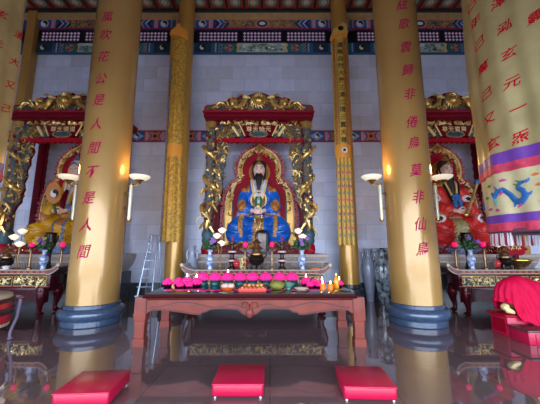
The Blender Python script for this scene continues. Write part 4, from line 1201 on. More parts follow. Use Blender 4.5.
# ------------------------------------------------------------------ pillar lamps
def sconce(px, s, label):
    x = px + s * .885; y = 7.05
    t = thing('bowl_lamp', label, 'lamp', (px + s * .56, y, 2.3), 'bowl lamps on the big pillars')
    mb = MB(); mb.lathe([(.04, 3.30), (.13, 3.32), (.22, 3.37), (.25, 3.41), (.245, 3.425), (.21, 3.40), (.1, 3.36), (.0, 3.35)], (x, y, 0), 'lamp_white', 32, cap=False); mb.build('bowl', t)
    mb = MB(); mb.lathe([(.0, 3.22), (.03, 3.225), (.05, 3.25), (.06, 3.28), (.10, 3.305), (.13, 3.325), (.0, 3.335)], (x, y, 0), 'brass', 20, cap=False)
    mb.tube([(x, y, 3.24), (x - s * .05, y, 3.19), (px + s * .69, y, 3.17)], .022, 'brass', 8); mb.build('fitting', t)
    mb = MB(); xt = px + s * .69
    mb.tube([(xt, y, 2.34), (xt, y, 3.22)], .042, 'lamp_tube', 14); mb.lathe([(.02, 2.30), (.05, 2.33), (.05, 2.37)], (xt, y, 0), 'brass', 12); mb.lathe([(.05, 3.19), (.05, 3.22), (.02, 3.25)], (xt, y, 0), 'brass', 12); mb.build('tube', t)
    for z in (2.62, 2.98):
        mb = MB(); mb.tube([(px + s * .553, y, z), (xt, y, z)], .022, 'bronze_lt', 8); mb.tube([(px + s * .555, y, z), (px + s * .575, y, z)], .05, 'bronze_lt', 12); mb.build('bracket', t)
    mb = MB(); mb.ell((x, y, 3.40), (.05, .05, .035), 'bulb', 10, 8); mb.build('bulb', t)
    l = bpy.data.lights.new('lamp_glow', 'POINT'); l.energy = 9; l.color = (1.0, 0.6, 0.22); l.shadow_soft_size = .12
    o = bpy.data.objects.new('lamp_glow', l); COL.objects.link(o); o.location = (x, y, 3.70)
    t.location.z = 2.34; t.scale = (1, 1, 1.02)
sconce(-4.157, -1, 'white bowl lamp on the drum-side pillar, overlapping the yellow-robed statue')
sconce(-4.157, 1, 'white bowl lamp on the drum-side pillar, on the side facing the ladder')
sconce(3.436, -1, 'white bowl lamp above the tall dark floor vase, fixed to a big pillar')
sconce(3.436, 1, 'white bowl lamp on a big pillar, overlapping the beard of the red-robed statue')

# ------------------------------------------------------------------ big cylindrical drapes
def drape(cx, cy, label, texts, s, cw=.235):
    R = 1.0
    t = thing('cylinder_banner', label, 'banner', (cx, cy, 1.7), 'big cylindrical gold banners')
    N = 120
    def rad(a, z): return R + .034 * sin(7 * a + 1.3 * sin(z)) + .016 * sin(17 * a + z * .8) - .012 * sin(z * 2.2 + a * 3)
    def P(a, z, d=0): r = rad(a, z) + d; return (cx + r * sin(a), cy - r * cos(a), z)
    def skin(z0, z1, nz, m, d=0.0, th=.012):
        mb = MB(); vs = []; fs = []
        for side in (0, 1):
            for j in range(nz + 1):
                for i in range(N): vs.append(P(2 * pi * i / N, z0 + (z1 - z0) * j / nz, d - side * th))
        k = (nz + 1) * N
        for j in range(nz):
            for i in range(N):
                a = j * N + i; b = j * N + (i + 1) % N
                fs += [(a, b, b + N, a + N), (k + a, k + a + N, k + b + N, k + b)]
        for i in range(N):
            b = (i + 1) % N; fs += [(i, k + i, k + b, b), (nz * N + i, nz * N + b, k + nz * N + b, k + nz * N + i)]
        return mb.add(vs, fs, m)
    skin(3.30, 8.6, 60, 'drape').build('calligraphy_cloth', t, angle=80)
    skin(3.10, 3.32, 4, 'purple', .012).build('purple_band', t, angle=80)
    skin(2.97, 3.12, 4, 'pinkband', .02).build('pink_band', t, angle=80)
    skin(2.2, 2.99, 14, 'drape_lt').build('dragon_cloth', t, angle=80)
    skin(2.08, 2.26, 4, 'purple', .012).build('lower_purple_band', t, angle=80)
    skin(1.98, 2.12, 4, 'pinkband', .03).build('lower_pink_band', t, angle=80)
    mb = MB(); mb.tube([(cx + .97 * cos(2 * pi * k / 64), cy + .97 * sin(2 * pi * k / 64), 1.985) for k in range(65)], .035, 'mauve', 8, cap=False); mb.build('hoop', t)
    mb = MB()
    for k in range(120):
        a = 2 * pi * k / 120; x, y = cx + .97 * cos(a), cy + .97 * sin(a)
        if cos(a) * 0 + sin(a) > -.15:
            mb.lathe([(.014, 1.74), (.022, 1.78), (.012, 1.93), (.008, 1.96)], (x, y, 0), 'tassel_w' if k % 3 else 'tassel_p', 6)
    o = mb.build('tassel_fringe', t); o['kind'] = 'stuff'
    mb = MB(); mb.lathe([(1.0, 8.58), (.7, 8.8), (.1, 9.0), (.04, 9.05), (.03, 10.65)], (cx, cy, 0), 'drape', 40); mb.build('top_cap', t)
    # embroidered characters
    mb = MB()
    for ch, deg, z in texts:
        a0 = radians(deg)
        write(mb, ch, cw * (1.15 if deg < -80 else 1), cw * .92, lambda u, v, a0=a0, z=z: P(a0 + u / R, z + v, .009), 'red_ink', slant=.15, rise=.26)
    mb.build('lettering', t)
    # embroidered blue dragon and little clouds
    for base in (-78, -158, 2, 82):
        mb = MB(); a0 = radians(base); Q = lambda u, v: P(a0 + u * .78, 2.58 + v * .82, .012)
        body = [(-.42, .10), (-.34, -.04), (-.24, .08), (-.12, .12), (-.02, 0), (.06, -.14), (.18, -.18), (.28, -.08), (.24, .04), (.14, .1), (.2, .2), (.3, .2)]
        pts = []; rr = []
        for i in range(len(body) - 1):
            for q_ in range(4):
                f = q_ / 4; pts.append(Q(body[i][0] * (1 - f) + body[i + 1][0] * f, body[i][1] * (1 - f) + body[i + 1][1] * f)); rr.append(.02 + .03 * sin(pi * (i + f) / 11))
        mb.tube(pts, rr, 'thread_blue', 8, flat=.6)
        for (u, v, uu, vv, m) in ((-.24, .08, -.3, .22, 'thread_blue'), (.06, -.14, .02, -.26, 'thread_blue'), (.28, -.08, .4, 0, 'thread_blue'), (-.34, -.04, -.32, -.2, 'thread_teal'), (.3, .2, .38, .26, 'thread_blue'), (.2, .2, .12, .26, 'thread_green'), (.18, .12, .06, .2, 'thread_green'), (.18, -.2, .1, -.28, 'thread_pink'), (-.12, .12, -.2, .0, 'thread_pink')):
            mb.tube([Q(u, v), Q((u + uu) / 2 + .02, (v + vv) / 2), Q(uu, vv)], [.03, .024, .008], m, 6, flat=.6)
        for (u, v, m) in ((-.1, .3, 'thread_pink'), (-.5, .25, 'thread_green'), (-.5, -.26, 'thread_pink'), (-.3, -.3, 'thread_pink'), (.52, .1, 'thread_orange'), (.55, -.22, 'thread_orange'), (.62, .02, 'thread_pink'), (.48, .3, 'thread_orange'), (-.6, 0, 'thread_green')):
            mb.tube([Q(u - .06, v), Q(u, v + .015), Q(u + .06, v + .01)], [.01, .03, .01], m, 6, flat=.5)
        mb.build('embroidered_dragon', t)
TX = [('己', -92, 6.36), ('年', -90, 5.97), ('己', -89, 5.5), ('萬', -88, 4.97), ('己', -87, 4.45), ('又', -87, 3.97), ('玄', -86.5, 3.5), ('澤', -65.4, 6.02), ('泓', -63.2, 5.5), ('玄', -63.1, 4.98), ('元', -63.3, 4.45), ('一', -61.6, 3.97), ('炁', -63.3, 3.48), ('靈', -40, 5.4)]
drape(4.95, 4.9, 'big gold satin cylinder banner with a blue dragon, hanging over the red cloth mound', TX, 1)
TL = [('道', 60, 6.3), ('德', 60, 5.7), ('天', 60, 5.1), ('尊', 60, 4.5), ('玄', 88, 6.1), ('元', 88, 5.5), ('始', 88, 4.9), ('炁', 88, 4.4), ('三', 88, 3.9), ('清', 112, 6.0), ('大', 112, 5.4), ('又', 112, 4.9), ('己', 112, 4.4)]
drape(2 * AX - 5.37, 4.9, 'big gold satin cylinder banner with red writing, hanging above the drum', TL, -1, .20)

# ------------------------------------------------------------------ drum
cx, cy = -5.5, 5.42
t = thing('drum', 'red barrel drum with a pale hide top on a curved-leg stand', 'drum', (cx, cy, 0))
mb = MB(); mb.lathe([(.60, .27), (.63, .30), (.655, .42), (.67, .55), (.655, .68), (.635, .80), (.60, .83)], (cx, cy, 0), 'drum_red', 48); mb.build('shell', t)
mb = MB(); mb.lathe([(.645, .78), (.65, .80), (.63, .845), (.61, .855), (.0, .86)], (cx, cy, 0), 'hide', 48, cap=False); mb.build('drumhead', t)
mb = MB(); mb.lathe([(.0, .262), (.6, .262), (.645, .275), (.65, .31), (.63, .33)], (cx, cy, 0), 'hide', 48, cap=False); mb.build('lower_drumhead', t)
mb = MB()
for k in range(48):
    a = 2 * pi * k / 48
    for z, r in ((.775, .652), (.335, .648)): mb.ell((cx + r * cos(a), cy + r * sin(a), z), .013, 'brass', 6, 4)
mb.build('studs', t)
mb = MB(); mb.lathe([(.68, .49), (.69, .49), (.70, .51), (.70, .59), (.69, .61), (.68, .61)], (cx, cy, 0), 'drum_band', 48, cap=False)
mb.lathe([(.64, .70), (.69, .705), (.69, .76), (.64, .765)], (cx, cy, 0), 'drum_band', 48, cap=False)
mb.build('stand_ring', t)
for k in range(4):
    a = radians(27 + 90 * k)
    mb = MB(); pr = [(.66, .79, .03), (.72, .78, .035), (.73, .70, .034), (.72, .56, .036), (.71, .4, .033), (.67, .26, .03), (.64, .14, .03), (.64, .05, .03), (.68, .03, .025)]
    pr = [(r + .05, z, q * .85) for r, z, q in pr]; mb.tube([(cx + r * cos(a), cy + r * sin(a), z) for r, z, q in pr], [q for r, z, q in pr], 'lavender', 8); mb.ell((cx + .70 * cos(a), cy + .70 * sin(a), .03), (.045, .045, .03), 'lavender', 8, 5)
    mb.ell((cx + .78 * cos(a), cy + .78 * sin(a), .76), (.07, .05, .03), 'bronze_lt', 8, 5)
    mb.build('leg', t)

# ------------------------------------------------------------------ red box, step and draped wooden fish
t = thing('red_cabinet', 'red painted cabinet standing under the red cloth mound', 'cabinet', (5.4, 6.1, 0))
mb = MB(); mb.bx(4.62, 6.2, 5.90, 6.34, 0, .36, 'box_red', .01); mb.bx(4.614, 4.622, 5.96, 6.29, .06, .31, 'crimson_b'); mb.build('body', t)
mb = MB(); mb.bx(4.56, 6.26, 5.86, 6.38, .36, .41, 'crimson_b', .02); mb.build('top', t)
t = thing('step_bench', 'low red step with a dark worn top, against the front of the red cabinet', 'step', (5.3, 5.8, 0))
mb = MB(); mb.bx(4.60, 6.2, 5.43, 5.84, 0, .215, 'box_red', .01)
for x0, x1 in ((4.72, 5.3), (5.4, 6.1)):
    mb.bx(x0, x1, 5.422, 5.43, .03, .035, 'crimson_b'); mb.bx(x0, x1, 5.422, 5.43, .175, .18, 'crimson_b'); mb.bx(x0, x0 + .006, 5.422, 5.43, .03, .18, 'crimson_b'); mb.bx(x1 - .006, x1, 5.422, 5.43, .03, .18, 'crimson_b')
mb.build('body', t)
mb = MB(); mb.bx(4.56, 6.24, 5.39, 5.85, .215, .25, 'step_dark', .01); o = mb.build('top', t); o['label'] = 'dark worn top board'
FX, FYY = 5.06, 6.12
t = thing('wooden_fish_drum', 'gilded wooden fish drum peeping out under the red cloth', 'drum', (FX, FYY, .41))
mb = MB(); mb.ell((FX + .12, FYY, .68), (.48, .2, .27), 'gold_dk', 24, 14); mb.build('body', t)
mb = MB(); mb.ell((4.68, 5.99, .54), (.08, .07, .07), 'gold_lt', 14, 10); mb.tube([(4.62, 5.95, .56), (4.68, 5.92, .49), (4.78, 5.90, .45)], [.04, .06, .03], 'gold_lt', 8); mb.build('snout', t)
t_ = MB(); nx, ny = 90, 64; vs = []; fs = []
for j in range(ny + 1):
    for i in range(nx + 1):
        a = 2 * pi * i / nx; f = j / ny; aa = a if a < pi else a - 2 * pi
        fr = max(0, -sin(a)); rt = max(0, cos(a)); lf = max(0, -cos(a))
        RX = .44 + .03 * lf + .42 * rt; RY = .25
        if f < .55:
            g = f / .55; th = g * pi / 2
            x = FX + .04 + RX * sin(th) * cos(a) * (1 + .055 * g * g * sin(a * 19 + .9 * sin(3 * a))); y = FYY + RY * sin(th) * sin(a) * (1 + .055 * g * g * sin(a * 19 + .9 * sin(3 * a))); z = .72 + .42 * max(0, cos(th)) ** .7 * (1 - .45 * max(0, sin(th) * cos(a)) - .10 * max(0, -sin(th) * cos(a)))
        else:
            g = (f - .55) / .45
            ex = 1 + .06 * g + (.5 + .5 * g) * (.09 * sin(a * 19 + .9 * sin(3 * a)) + .025 * sin(a * 27))
            hem = .44
            if -2.1 < aa < -1.0: hem = (.265 if aa < -1.45 else .34) + .03 * sin(a * 9)      # long fall of cloth over the step
            elif -2.4 < aa <= -2.1: hem = .27 + (.64 - .27) * (-2.1 - aa) / .3
            elif aa <= -2.4 or aa > 2.6: hem = .64                  # caught up over the snout
            x = FX + .04 + RX * ex * cos(a); y = FYY + (RY * ex + .10 * g * fr) * sin(a); z = .72 + (hem - .72) * g
            if fr > .2 and z < .43: y = min(y, 5.83 - .02 * sin(a * 11))
        vs.append((x, y + .018 * sin(x * 30 + z * 14) * min(1, f * 2) * fr, z + .012 * sin(x * 23 + y * 9) * min(1, f * 2)))
for j in range(ny):
    for i in range(nx):
        a = j * (nx + 1) + i; fs.append((a, a + 1, a + nx + 2, a + nx + 1))
t_.add(vs, fs, 'cloth_red'); o = t_.build('red_cloth', None, angle=180)
o.modifiers.new('thick', 'SOLIDIFY').thickness = .008
tag(o, 'bright red cloth draped in a mound over the red cabinet', 'cloth')

# ------------------------------------------------------------------ ladder and floor vases
t = thing('step_ladder', 'aluminium step ladder leaning open beside the left slim pillar', 'ladder', (-3.85, 9.35, 0))
LX = -3.80
for s in (-1, 1):
    mb = MB(); mb.tube([(LX + s * .23 - .0, 9.0, 0), (LX + s * .12 + .03, 9.42, 2.1)], .028, 'steel', 8); mb.build('front_rail', t)
    mb = MB(); mb.tube([(LX + s * .27 + .0, 9.75, 0), (LX + s * .12 + .05, 9.47, 2.1)], .022, 'steel', 8); mb.build('rear_rail', t)
for k in range(7):
    f = (k + 1) / 8; w = .26 - .14 * f
    mb = MB(); mb.bx(LX - .05 + .08 * f - w, LX - .05 + .08 * f + w, 9.0 + .42 * f - .04, 9.0 + .42 * f + .05, 2.1 * f - .015, 2.1 * f + .015, 'steel'); mb.build('step', t)
mb = MB(); mb.bx(LX - .12, LX + .2, 9.38, 9.52, 2.09, 2.13, 'steel', .01); mb.build('top_cap', t)

def floorvase(x, y, h, r, m, label):
    mb = MB(); pf = [(.52, 0), (.56, .02), (.62, .1), (.86, .4), (1.0, .58), (.98, .68), (.8, .76), (.48, .82), (.42, .88), (.5, .95), (.74, 1.0), (.66, .995), (.4, .9)]
    t = thing('floor_vase', label, 'vase', (x, y, 0), 'tall floor vases')
    mb.lathe([(a * r, b * h) for a, b in pf], (x, y, 0), m, 32, cap=False); mb.lathe([(.0, .01), (r * .5, .01)], (x, y, 0), m, 20); mb.build('body', t)
    mb = MB()
    for s in (-1, 1): mb.tube([(x + s * r * .45, y, h * .95), (x + s * r * .8, y, h * .92), (x + s * r * .9, y, h * .83), (x + s * r * .72, y, h * .78)], [.02, .03, .03, .02], m, 8)
    mb.build('handle', t)
floorvase(3.56, 9.35, 1.7, .27, 'china_dk', 'tall dark figured vase on the floor, in front of a pale one')
floorvase(3.25, 9.70, 1.68, .22, 'china_pale', 'pale grey floor vase partly behind the tall dark vase')
floorvase(-2.22, 8.345, 1.76, .17, 'china_pale', 'pale grey floor vase behind the curled end of the central altar table')
# ------------------------------------------------------------------ things on the altars
AZ = 1.14; AY = 7.32
def vase(loc, label, cols):
    x, y, z = loc
    t = thing('flower_vase', label, 'vase', loc, 'blue and white flower vases')
    mb = MB(); mb.lathe([(a * .86, b * .9) for a, b in [(.0, .0), (.08, 0), (.085, .02), (.07, .05), (.10, .16), (.125, .26), (.115, .33), (.06, .40), (.055, .46), (.085, .53), (.07, .53), (.04, .46)]], loc, 'china', 24, cap=False); mb.build('body', t)
    rr = random.Random(int(x * 100))
    mb = MB()
    for k in range(46):
        a = rr.uniform(0, 2 * pi); e = rr.uniform(.25, 1.4); L_ = rr.uniform(.10, .26)
        d = Vector((cos(a) * cos(e), sin(a) * cos(e) * .7, sin(e))); p = Vector((x, y, z + .48)); q = p + d * L_
        mb.tube([p, q], [.006, .006], 'leafgreen', 5)
        mb.ell(tuple(q), (.035, .03, .055), 'leafgreen', 7, 5, rot=Matrix.Rotation(rr.uniform(-1, 1), 3, 'Y'))
    mb.build('foliage', t)
    for m, n in cols:
        mb = MB()
        for k in range(n):
            a = rr.uniform(pi, 2 * pi); r = rr.uniform(.05, .17); cxx, cyy, cz = x + r * cos(a) * 1.1, y + r * sin(a) * .8 - .06, z + .60 + rr.uniform(0, .17)
            if 'yellow' in m: cxx -= .09
            if 'purple' in m: cxx += .03
            for q in range(7): mb.ell((cxx + .03 * cos(q * .9), cyy + .02 * sin(q * 2), cz + .03 * sin(q * .9)), (.026, .026, .026), m, 6, 4)
        mb.build('blossoms', t)
vase((-1.50, AY, AZ), 'blue and white vase of mauve flowers on the left half of the central altar', [('fl_purple', 3)])
vase((.80, AY, AZ), 'blue and white vase with mostly green leaves on the right half of the central altar', [('fl_purple', 3), ('fl_yellow', 1)])
vase((-5.74, 7.45, AZ), 'blue vase of yellow and purple flowers at the curled end of the left altar', [('fl_yellow', 4), ('fl_purple', 3)])
vase((5.1, 7.45, AZ), 'blue vase of violet flowers on the right altar, below the red-robed statue', [('fl_purple', 4), ('fl_red', 1)])

def lotuslamp(base, heads, label):
    x, y, z = base
    t = thing('lotus_lamp', label, 'lamp', base, 'glowing lotus lamps on the altars')
    mb = MB(); mb.lathe([(.0, 0), (.09, 0), (.085, .02), (.02, .04), (.016, .2)], base, 'bronze_lt', 14, cap=False)
    for hx, hz in heads: mb.tube([(x, y, z + .18), ((x + hx) / 2, y, (z + hz) / 2), (hx, y, hz - .07)], .012, 'bronze_lt', 6)
    mb.build('stem', t)
    for hx, hz in heads:
        mb = MB()
        for ring, (n, tilt, r) in enumerate(((8, .75, .062), (7, .4, .045), (5, .12, .02))):
            for k in range(n):
                a = 2 * pi * (k + .5 * ring) / n
                Rm = Matrix.Rotation(a, 3, 'Z') @ Matrix.Rotation(tilt, 3, 'Y')
                mb.ell((hx + r * cos(a), y + r * sin(a), hz + .014 * ring), (.02, .036, .07), 'lotus_glow', 8, 6, rot=Rm)
        mb.build('lotus_head', t)
lotuslamp((-1.27, 7.5, AZ), [(-1.24, 2.09), (-1.37, 1.95), (-1.25, 1.76)], 'white glowing lotus lamp with three heads beside the blue-robed statue, left of it')
lotuslamp((.80, 7.55, AZ), [(.74, 2.08), (.85, 1.93)], 'white glowing lotus lamp with two heads beside the blue-robed statue, right of it')
lotuslamp((-6.45, 7.5, AZ), [(-6.42, 2.07), (-6.62, 1.92), (-6.45, 1.74)], 'white glowing lotus lamp with three heads, on the altar behind the drum')
lotuslamp((5.95, 7.6, AZ), [(5.92, 1.75), (6.0, 1.72)], 'white glowing lotus lamp on the right altar, low beneath the banner tassels')

def pinkstick(x, y, label):
    t = thing('candlestick', label, 'candlestick', (x, y, AZ), 'candlesticks with pink bulbs')
    mb = MB(); mb.lathe([(.0, 0), (.06, 0), (.06, .02), (.025, .05), (.03, .12), (.018, .16), (.03, .26), (.018, .32), (.03, .46), (.045, .5), (.03, .53)], (x, y, AZ), 'bronze_lt', 12, cap=False); mb.build('stick', t)
    mb = MB(); mb.ell((x, y, AZ + .61), (.06, .06, .065), 'pink_bulb', 12, 8); mb.build('bulb', t)
pinkstick(-.63, 7.4, 'candlestick with a pink bulb, left of the tall bronze censer on the central altar')
pinkstick(.05, 7.4, 'candlestick with a pink bulb, right of the tall bronze censer on the central altar')
pinkstick(4.69, 7.4, 'candlestick with a pink bulb, by the pillar, on the altar behind the red cloth mound')
pinkstick(5.42, 7.4, 'candlestick with a pink bulb, right of the violet flowers, above the red cloth mound')
pinkstick(-5.27, 7.4, 'candlestick with a pink bulb, by the pillar, on the altar behind the drum')
pinkstick(-6.05, 7.4, 'candlestick with a pink bulb, left of the yellow flowers, on the altar behind the drum')

def stackstick(x, y, label):
    t = thing('candle_stand', label, 'candle stand', (x, y, AZ), 'tall stacked candle stands')
    mb = MB(); mb.lathe([(.0, 0), (.11, 0), (.11, .03), (.06, .07), (.06, .14), (.10, .18), (.10, .24), (.05, .27), (.05, .36), (.10, .40), (.10, .46), (.04, .49), (.04, .6), (.08, .63), (.08, .66), (.03, .68)], (x, y, AZ), 'bronze', 16, cap=False); mb.build('stand', t)
    mb = MB()
    for z in (.19, .41): mb.lathe([(.103, z), (.107, z + .02), (.103, z + .04)], (x, y, AZ), 'c_pink', 16, cap=False)
    mb.build('porcelain_rings', t)
    mb = MB(); mb.lathe([(.026, .66), (.026, .8)], (x, y, AZ), 'tassel_p', 10); mb.build('candle', t)
stackstick(-.95, 7.35, 'tall dark candle stand with pale rings, between the mauve vase and the censer')
stackstick(.30, 7.35, 'tall dark candle stand with pale rings, right of the censer on the central altar')

def censer(x, y, sc, label, z=AZ):
    t = thing('incense_burner', label, 'incense burner', (x, y, z), 'bronze incense burners')
    mb = MB(); S_ = lambda pr: [(a * sc, b * sc) for a, b in pr]
    mb.lathe(S_([(.0, .10), (.12, .1), (.2, .18), (.22, .28), (.17, .35), (.19, .38), (.15, .38)]), (x, y, z), 'bronze', 20, cap=False)
    for s in (-1, 1): mb.tube([(x + s * .19 * sc, y, z + .3 * sc), (x + s * .27 * sc, y, z + .36 * sc), (x + s * .25 * sc, y, z + .46 * sc)], .022 * sc, 'bronze', 8)
    mb.build('bowl', t)
    for k in range(3):
        a = pi / 2 + 2 * pi * k / 3; mb = MB(); mb.tube([(x + .13 * sc * cos(a), y + .13 * sc * sin(a), z + .16 * sc), (x + .17 * sc * cos(a), y + .17 * sc * sin(a), z + .07 * sc), (x + .15 * sc * cos(a), y + .15 * sc * sin(a), z)], [.045 * sc, .035 * sc, .03 * sc], 'bronze', 8); mb.build('leg', t)
    mb = MB(); mb.lathe(S_([(.17, .38), (.17, .42), (.1, .5), (.12, .52), (.19, .55), (.12, .60), (.07, .66), (.09, .68), (.14, .71), (.06, .77), (.02, .82), (.025, .85), (.0, .9)]), (x, y, z), 'bronze_lt', 18, cap=False); mb.build('pagoda_lid', t)
censer(-.34, 7.4, .92, 'tall bronze pagoda-lidded incense burner at the centre of the central altar')
censer(-6.6, 7.35, .72, 'dark bronze incense burner on the altar behind the drum')
censer(5.88, 7.35, .74, 'dark bronze incense burner on the right altar, just above the red cloth')

# black framed tablet before the central statue
t = thing('spirit_tablet', 'black arch-framed tablet standing below the hands of the blue-robed statue', 'tablet', (-.26, 8.62, 1.52))
mb = MB(); x = -.24; y = 8.60
mb.tube([(x - .16, y, 1.56), (x - .16, y, 2.08), (x - .12, y, 2.17), (x, y, 2.21), (x + .12, y, 2.17), (x + .16, y, 2.08), (x + .16, y, 1.56)], .04, 'black', 8); mb.bx(x - .2, x + .2, y - .06, y + .06, 1.52, 1.6, 'black'); mb.build('frame', t)
mb = MB(); mb.bx(x - .14, x + .14, y - .005, y + .02, 1.58, 2.12, 'plinth'); mb.build('panel', t)

# dark urns in front of the side statues
def urn(x, label):
    y = 7.62; z = AZ
    t = thing('black_urn', label, 'urn', (x, y, z), 'black lacquer urns')
    mb = MB(); mb.lathe([(a * .6, b * .92) for a, b in [(.0, 0), (.16, 0), (.13, .06), (.08, .2), (.09, .5), (.14, .56), (.21, .66), (.23, .82), (.19, .93), (.21, .98), (.24, 1.0), (.2, 1.0), (.16, .94)]], (x, y, z), 'black', 20, cap=False); mb.build('body', t)
    mb = MB()
    for s in (-1, 1): mb.tube([(x + s * .12, y, z + .64), (x + s * .19, y, z + .72), (x + s * .18, y, z + .84), (x + s * .11, y, z + .87)], .018, 'black', 8)
    mb.build('handle', t)
    mb = MB(); 
    for k in range(5): swirl(mb, x - .05 + .025 * k, z + .72, y - .135, k, .07, .009, 4, 'bronze_lt', 5, 4)
    mb.build('relief', t)
urn(-5.75, 'black two-handled urn standing before the yellow-robed statue')
urn(5.15, 'black two-handled urn standing before the red-robed statue')

def redflower(x, y, label, z=AZ):
    t = thing('red_flower_ornament', label, 'ornament', (x, y, z), 'small red flower ornaments')
    mb = MB(); mb.lathe([(.0, 0), (.05, 0), (.045, .04), (.012, .05), (.01, .1)], (x, y, z), 'crimson', 10, cap=False); mb.build('pot', t)
    mb = MB()
    for k in range(6):
        a = k * pi / 3; mb.ell((x + .055 * cos(a), y - .02, z + .15 + .055 * sin(a)), (.035, .02, .035), 'fl_red', 8, 5)
    mb.ell((x, y - .03, z + .15), .02, 'fl_yellow', 6, 4); mb.build('bloom', t)
redflower(-.81, 7.15, 'small red flower ornament on the front edge of the central altar')
redflower(5.56, 7.2, 'small red flower ornament on the right altar, beside the red cloth mound')
redflower(-.62, 7.55, 'small red flower ornament beside the gold branch on the central altar')
t = thing('gold_branch', 'small gilded branch ornament left of the central incense burner', 'ornament', (-.68, 7.2, AZ))
mb = MB(); rr = random.Random(8)
for k in range(9): swirl(mb, -.68 + rr.uniform(-.03, .03), AZ + .03 + k * .025, 7.2, rr.uniform(.6, 2.5), .16, .016, rr.choice((-4, 4)), 'gold_lt', 6, 5)
mb.build('branch', t); mb = MB(); mb.lathe([(.0, 0), (.05, 0), (.04, .03), (.0, .04)], (-.68, 7.2, AZ), 'gold_dk', 10, cap=False); mb.build('pot', t)
t = thing('bronze_bowl', 'wide worn bronze bowl on the right altar, at the right edge', 'bowl', (6.25, 7.35, AZ))
mb = MB(); mb.lathe([(.0, 0), (.12, 0), (.1, .05), (.2, .14), (.25, .24), (.23, .25), (.17, .13), (.0, .09)], (6.25, 7.35, AZ), 'bronze_lt', 24, cap=False); mb.build('bowl_body', t)
mb = MB(); mb.lathe([(.24, .2), (.262, .215), (.262, .235), (.24, .25)], (6.25, 7.35, AZ), 'brass', 24, cap=False); mb.build('rim', t)
t = thing('red_plaque', 'scalloped red plaque with gold marks at the back of the right altar', 'plaque', (6.5, 7.75, AZ))
mb = MB(); sc = [(6.5 + (.3 + .03 * cos(8 * a)) * cos(a), 1.63 + (.17 + .02 * cos(6 * a)) * sin(a)) for a in [2 * pi * k / 40 for k in range(40)]]
mb.prism(sc, 7.73, 7.77, 'crimson_b'); mb.bx(6.44, 6.56, 7.72, 7.78, AZ, 1.5, 'crimson'); mb.build('board', t)
mb = MB(); rr = random.Random(4)
for k in range(6): swirl(mb, 6.34 + k * .06, 1.64, 7.725, rr.uniform(0, 6), .14, .018, 4, 'gold_lt', 5, 4, .01)
mb.build('gold_marks', t)
t = thing('white_cup', 'small white cup near the left end of the left altar', 'cup', (-6.4, 7.15, AZ))
mb = MB(); mb.lathe([(.0, 0), (.05, 0), (.07, .05), (.085, .09), (.075, .09), (.05, .02), (.0, .015)], (-6.4, 7.15, AZ), 'white_cloth', 16, cap=False); mb.build('cup_body', t)
mb = MB(); mb.lathe([(.0, -.0), (.12, .005), (.13, .02), (.0, .012)], (-6.4, 7.15, AZ), 'white_cloth', 18, cap=False); mb.build('saucer', t)
t = thing('orange_slice_dish', 'tiny orange dish at the right end of the central altar', 'dish', (1.1, 7.15, AZ))
mb = MB(); mb.lathe([(.0, 0), (.08, 0), (.11, .03), (.1, .035), (.0, .03)], (1.1, 7.15, AZ), 'orange_cup', 16, cap=False); mb.build('dish_body', t)

# the altar pieces stand at their real distance on the altar tops
for o in list(scene.objects):
    if o.parent is None and o.type == 'EMPTY' and abs(o.location.z - AZ) < 1e-4:
        o.location.x *= 1.075; o.location.y *= 1.075; o.scale = (1.075,) * 3
# ------------------------------------------------------------------ things on the offering table
def lotuscandle(x, y, label, lit):
    t = thing('lotus_candle', label, 'candle', (x, y, TZ), 'large pink lotus candles on the offering table')
    mb = MB(); mb.lathe([(.0, 0), (.105, 0), (.11, .02), (.10, .06), (.125, .10), (.11, .115), (.0, .11)], (x, y, TZ), 'teal_dish', 20, cap=False); o = mb.build('dish', t)
    mb = MB()
    for ring, (n, r, z, sz) in enumerate(((12, .108, .145, .042), (11, .095, .185, .044), (9, .066, .22, .044), (5, .03, .236, .04))):
        for k in range(n):
            a = 2 * pi * (k + .5 * (ring % 2)) / n; mb.ell((x + r * cos(a), y + r * sin(a), TZ + z), (sz, sz, .04), 'hot_pink', 8, 6)
    mb.ell((x, y, TZ + .18), (.1, .1, .07), 'hot_pink', 12, 8); mb.build('petals', t)
    if lit:
        mb = MB(); mb.lathe([(.004, 0), (.016, .02), (.014, .04), (.0, .085)], (x, y, TZ + .26), 'flame', 8, cap=False); mb.build('flame', t)
LX8 = [-1.485, -1.215, -.935, -.66, -.385, -.095, .215, .49]
LAB = ['first from the left of the large pink lotus candles, beside lit small ones', 'second from the left of the large pink lotus candles on the table', 'third from the left of the large pink lotus candles, the burning one', 'fourth from the left of the large pink lotus candles on the table', 'fifth from the left of the large pink lotus candles, behind the apple tray', 'sixth from the left of the large pink lotus candles on the table', 'seventh from the left of the large pink lotus candles, behind the jade bowl', 'rightmost of the large pink lotus candles, behind the flat pale dish']
for k, x in enumerate(LX8): lotuscandle(x, 6.58, LAB[k], k == 2)
def smallcandle(x, y, sc, lit, label, grp):
    t = thing('small_lotus_candle', label, 'candle', (x, y, TZ), grp)
    mb = MB(); mb.lathe([(.0, 0), (.07 * sc, 0), (.085 * sc, .03 * sc), (.0, .03 * sc)], (x, y, TZ), 'black', 14, cap=False); mb.build('cup', t)
    mb = MB()
    for n, r, z, s_ in ((8, .075, .055, .03), (6, .05, .09, .032), (4, .022, .115, .028)):
        for k in range(n):
            a = 2 * pi * k / n; mb.ell((x + r * sc * cos(a), y + r * sc * sin(a), TZ + z * sc), (s_ * sc, s_ * sc, .034 * sc), 'hot_pink', 7, 5)
    mb.ell((x, y, TZ + .08 * sc), (.06 * sc, .06 * sc, .05 * sc), 'hot_pink', 8, 6); mb.build('petals', t)
    if lit:
        mb = MB(); mb.lathe([(.004, 0), (.017, .02), (.015, .045), (.0, .09)], (x, y, TZ + .135 * sc), 'flame', 8, cap=False); mb.build('flame', t)
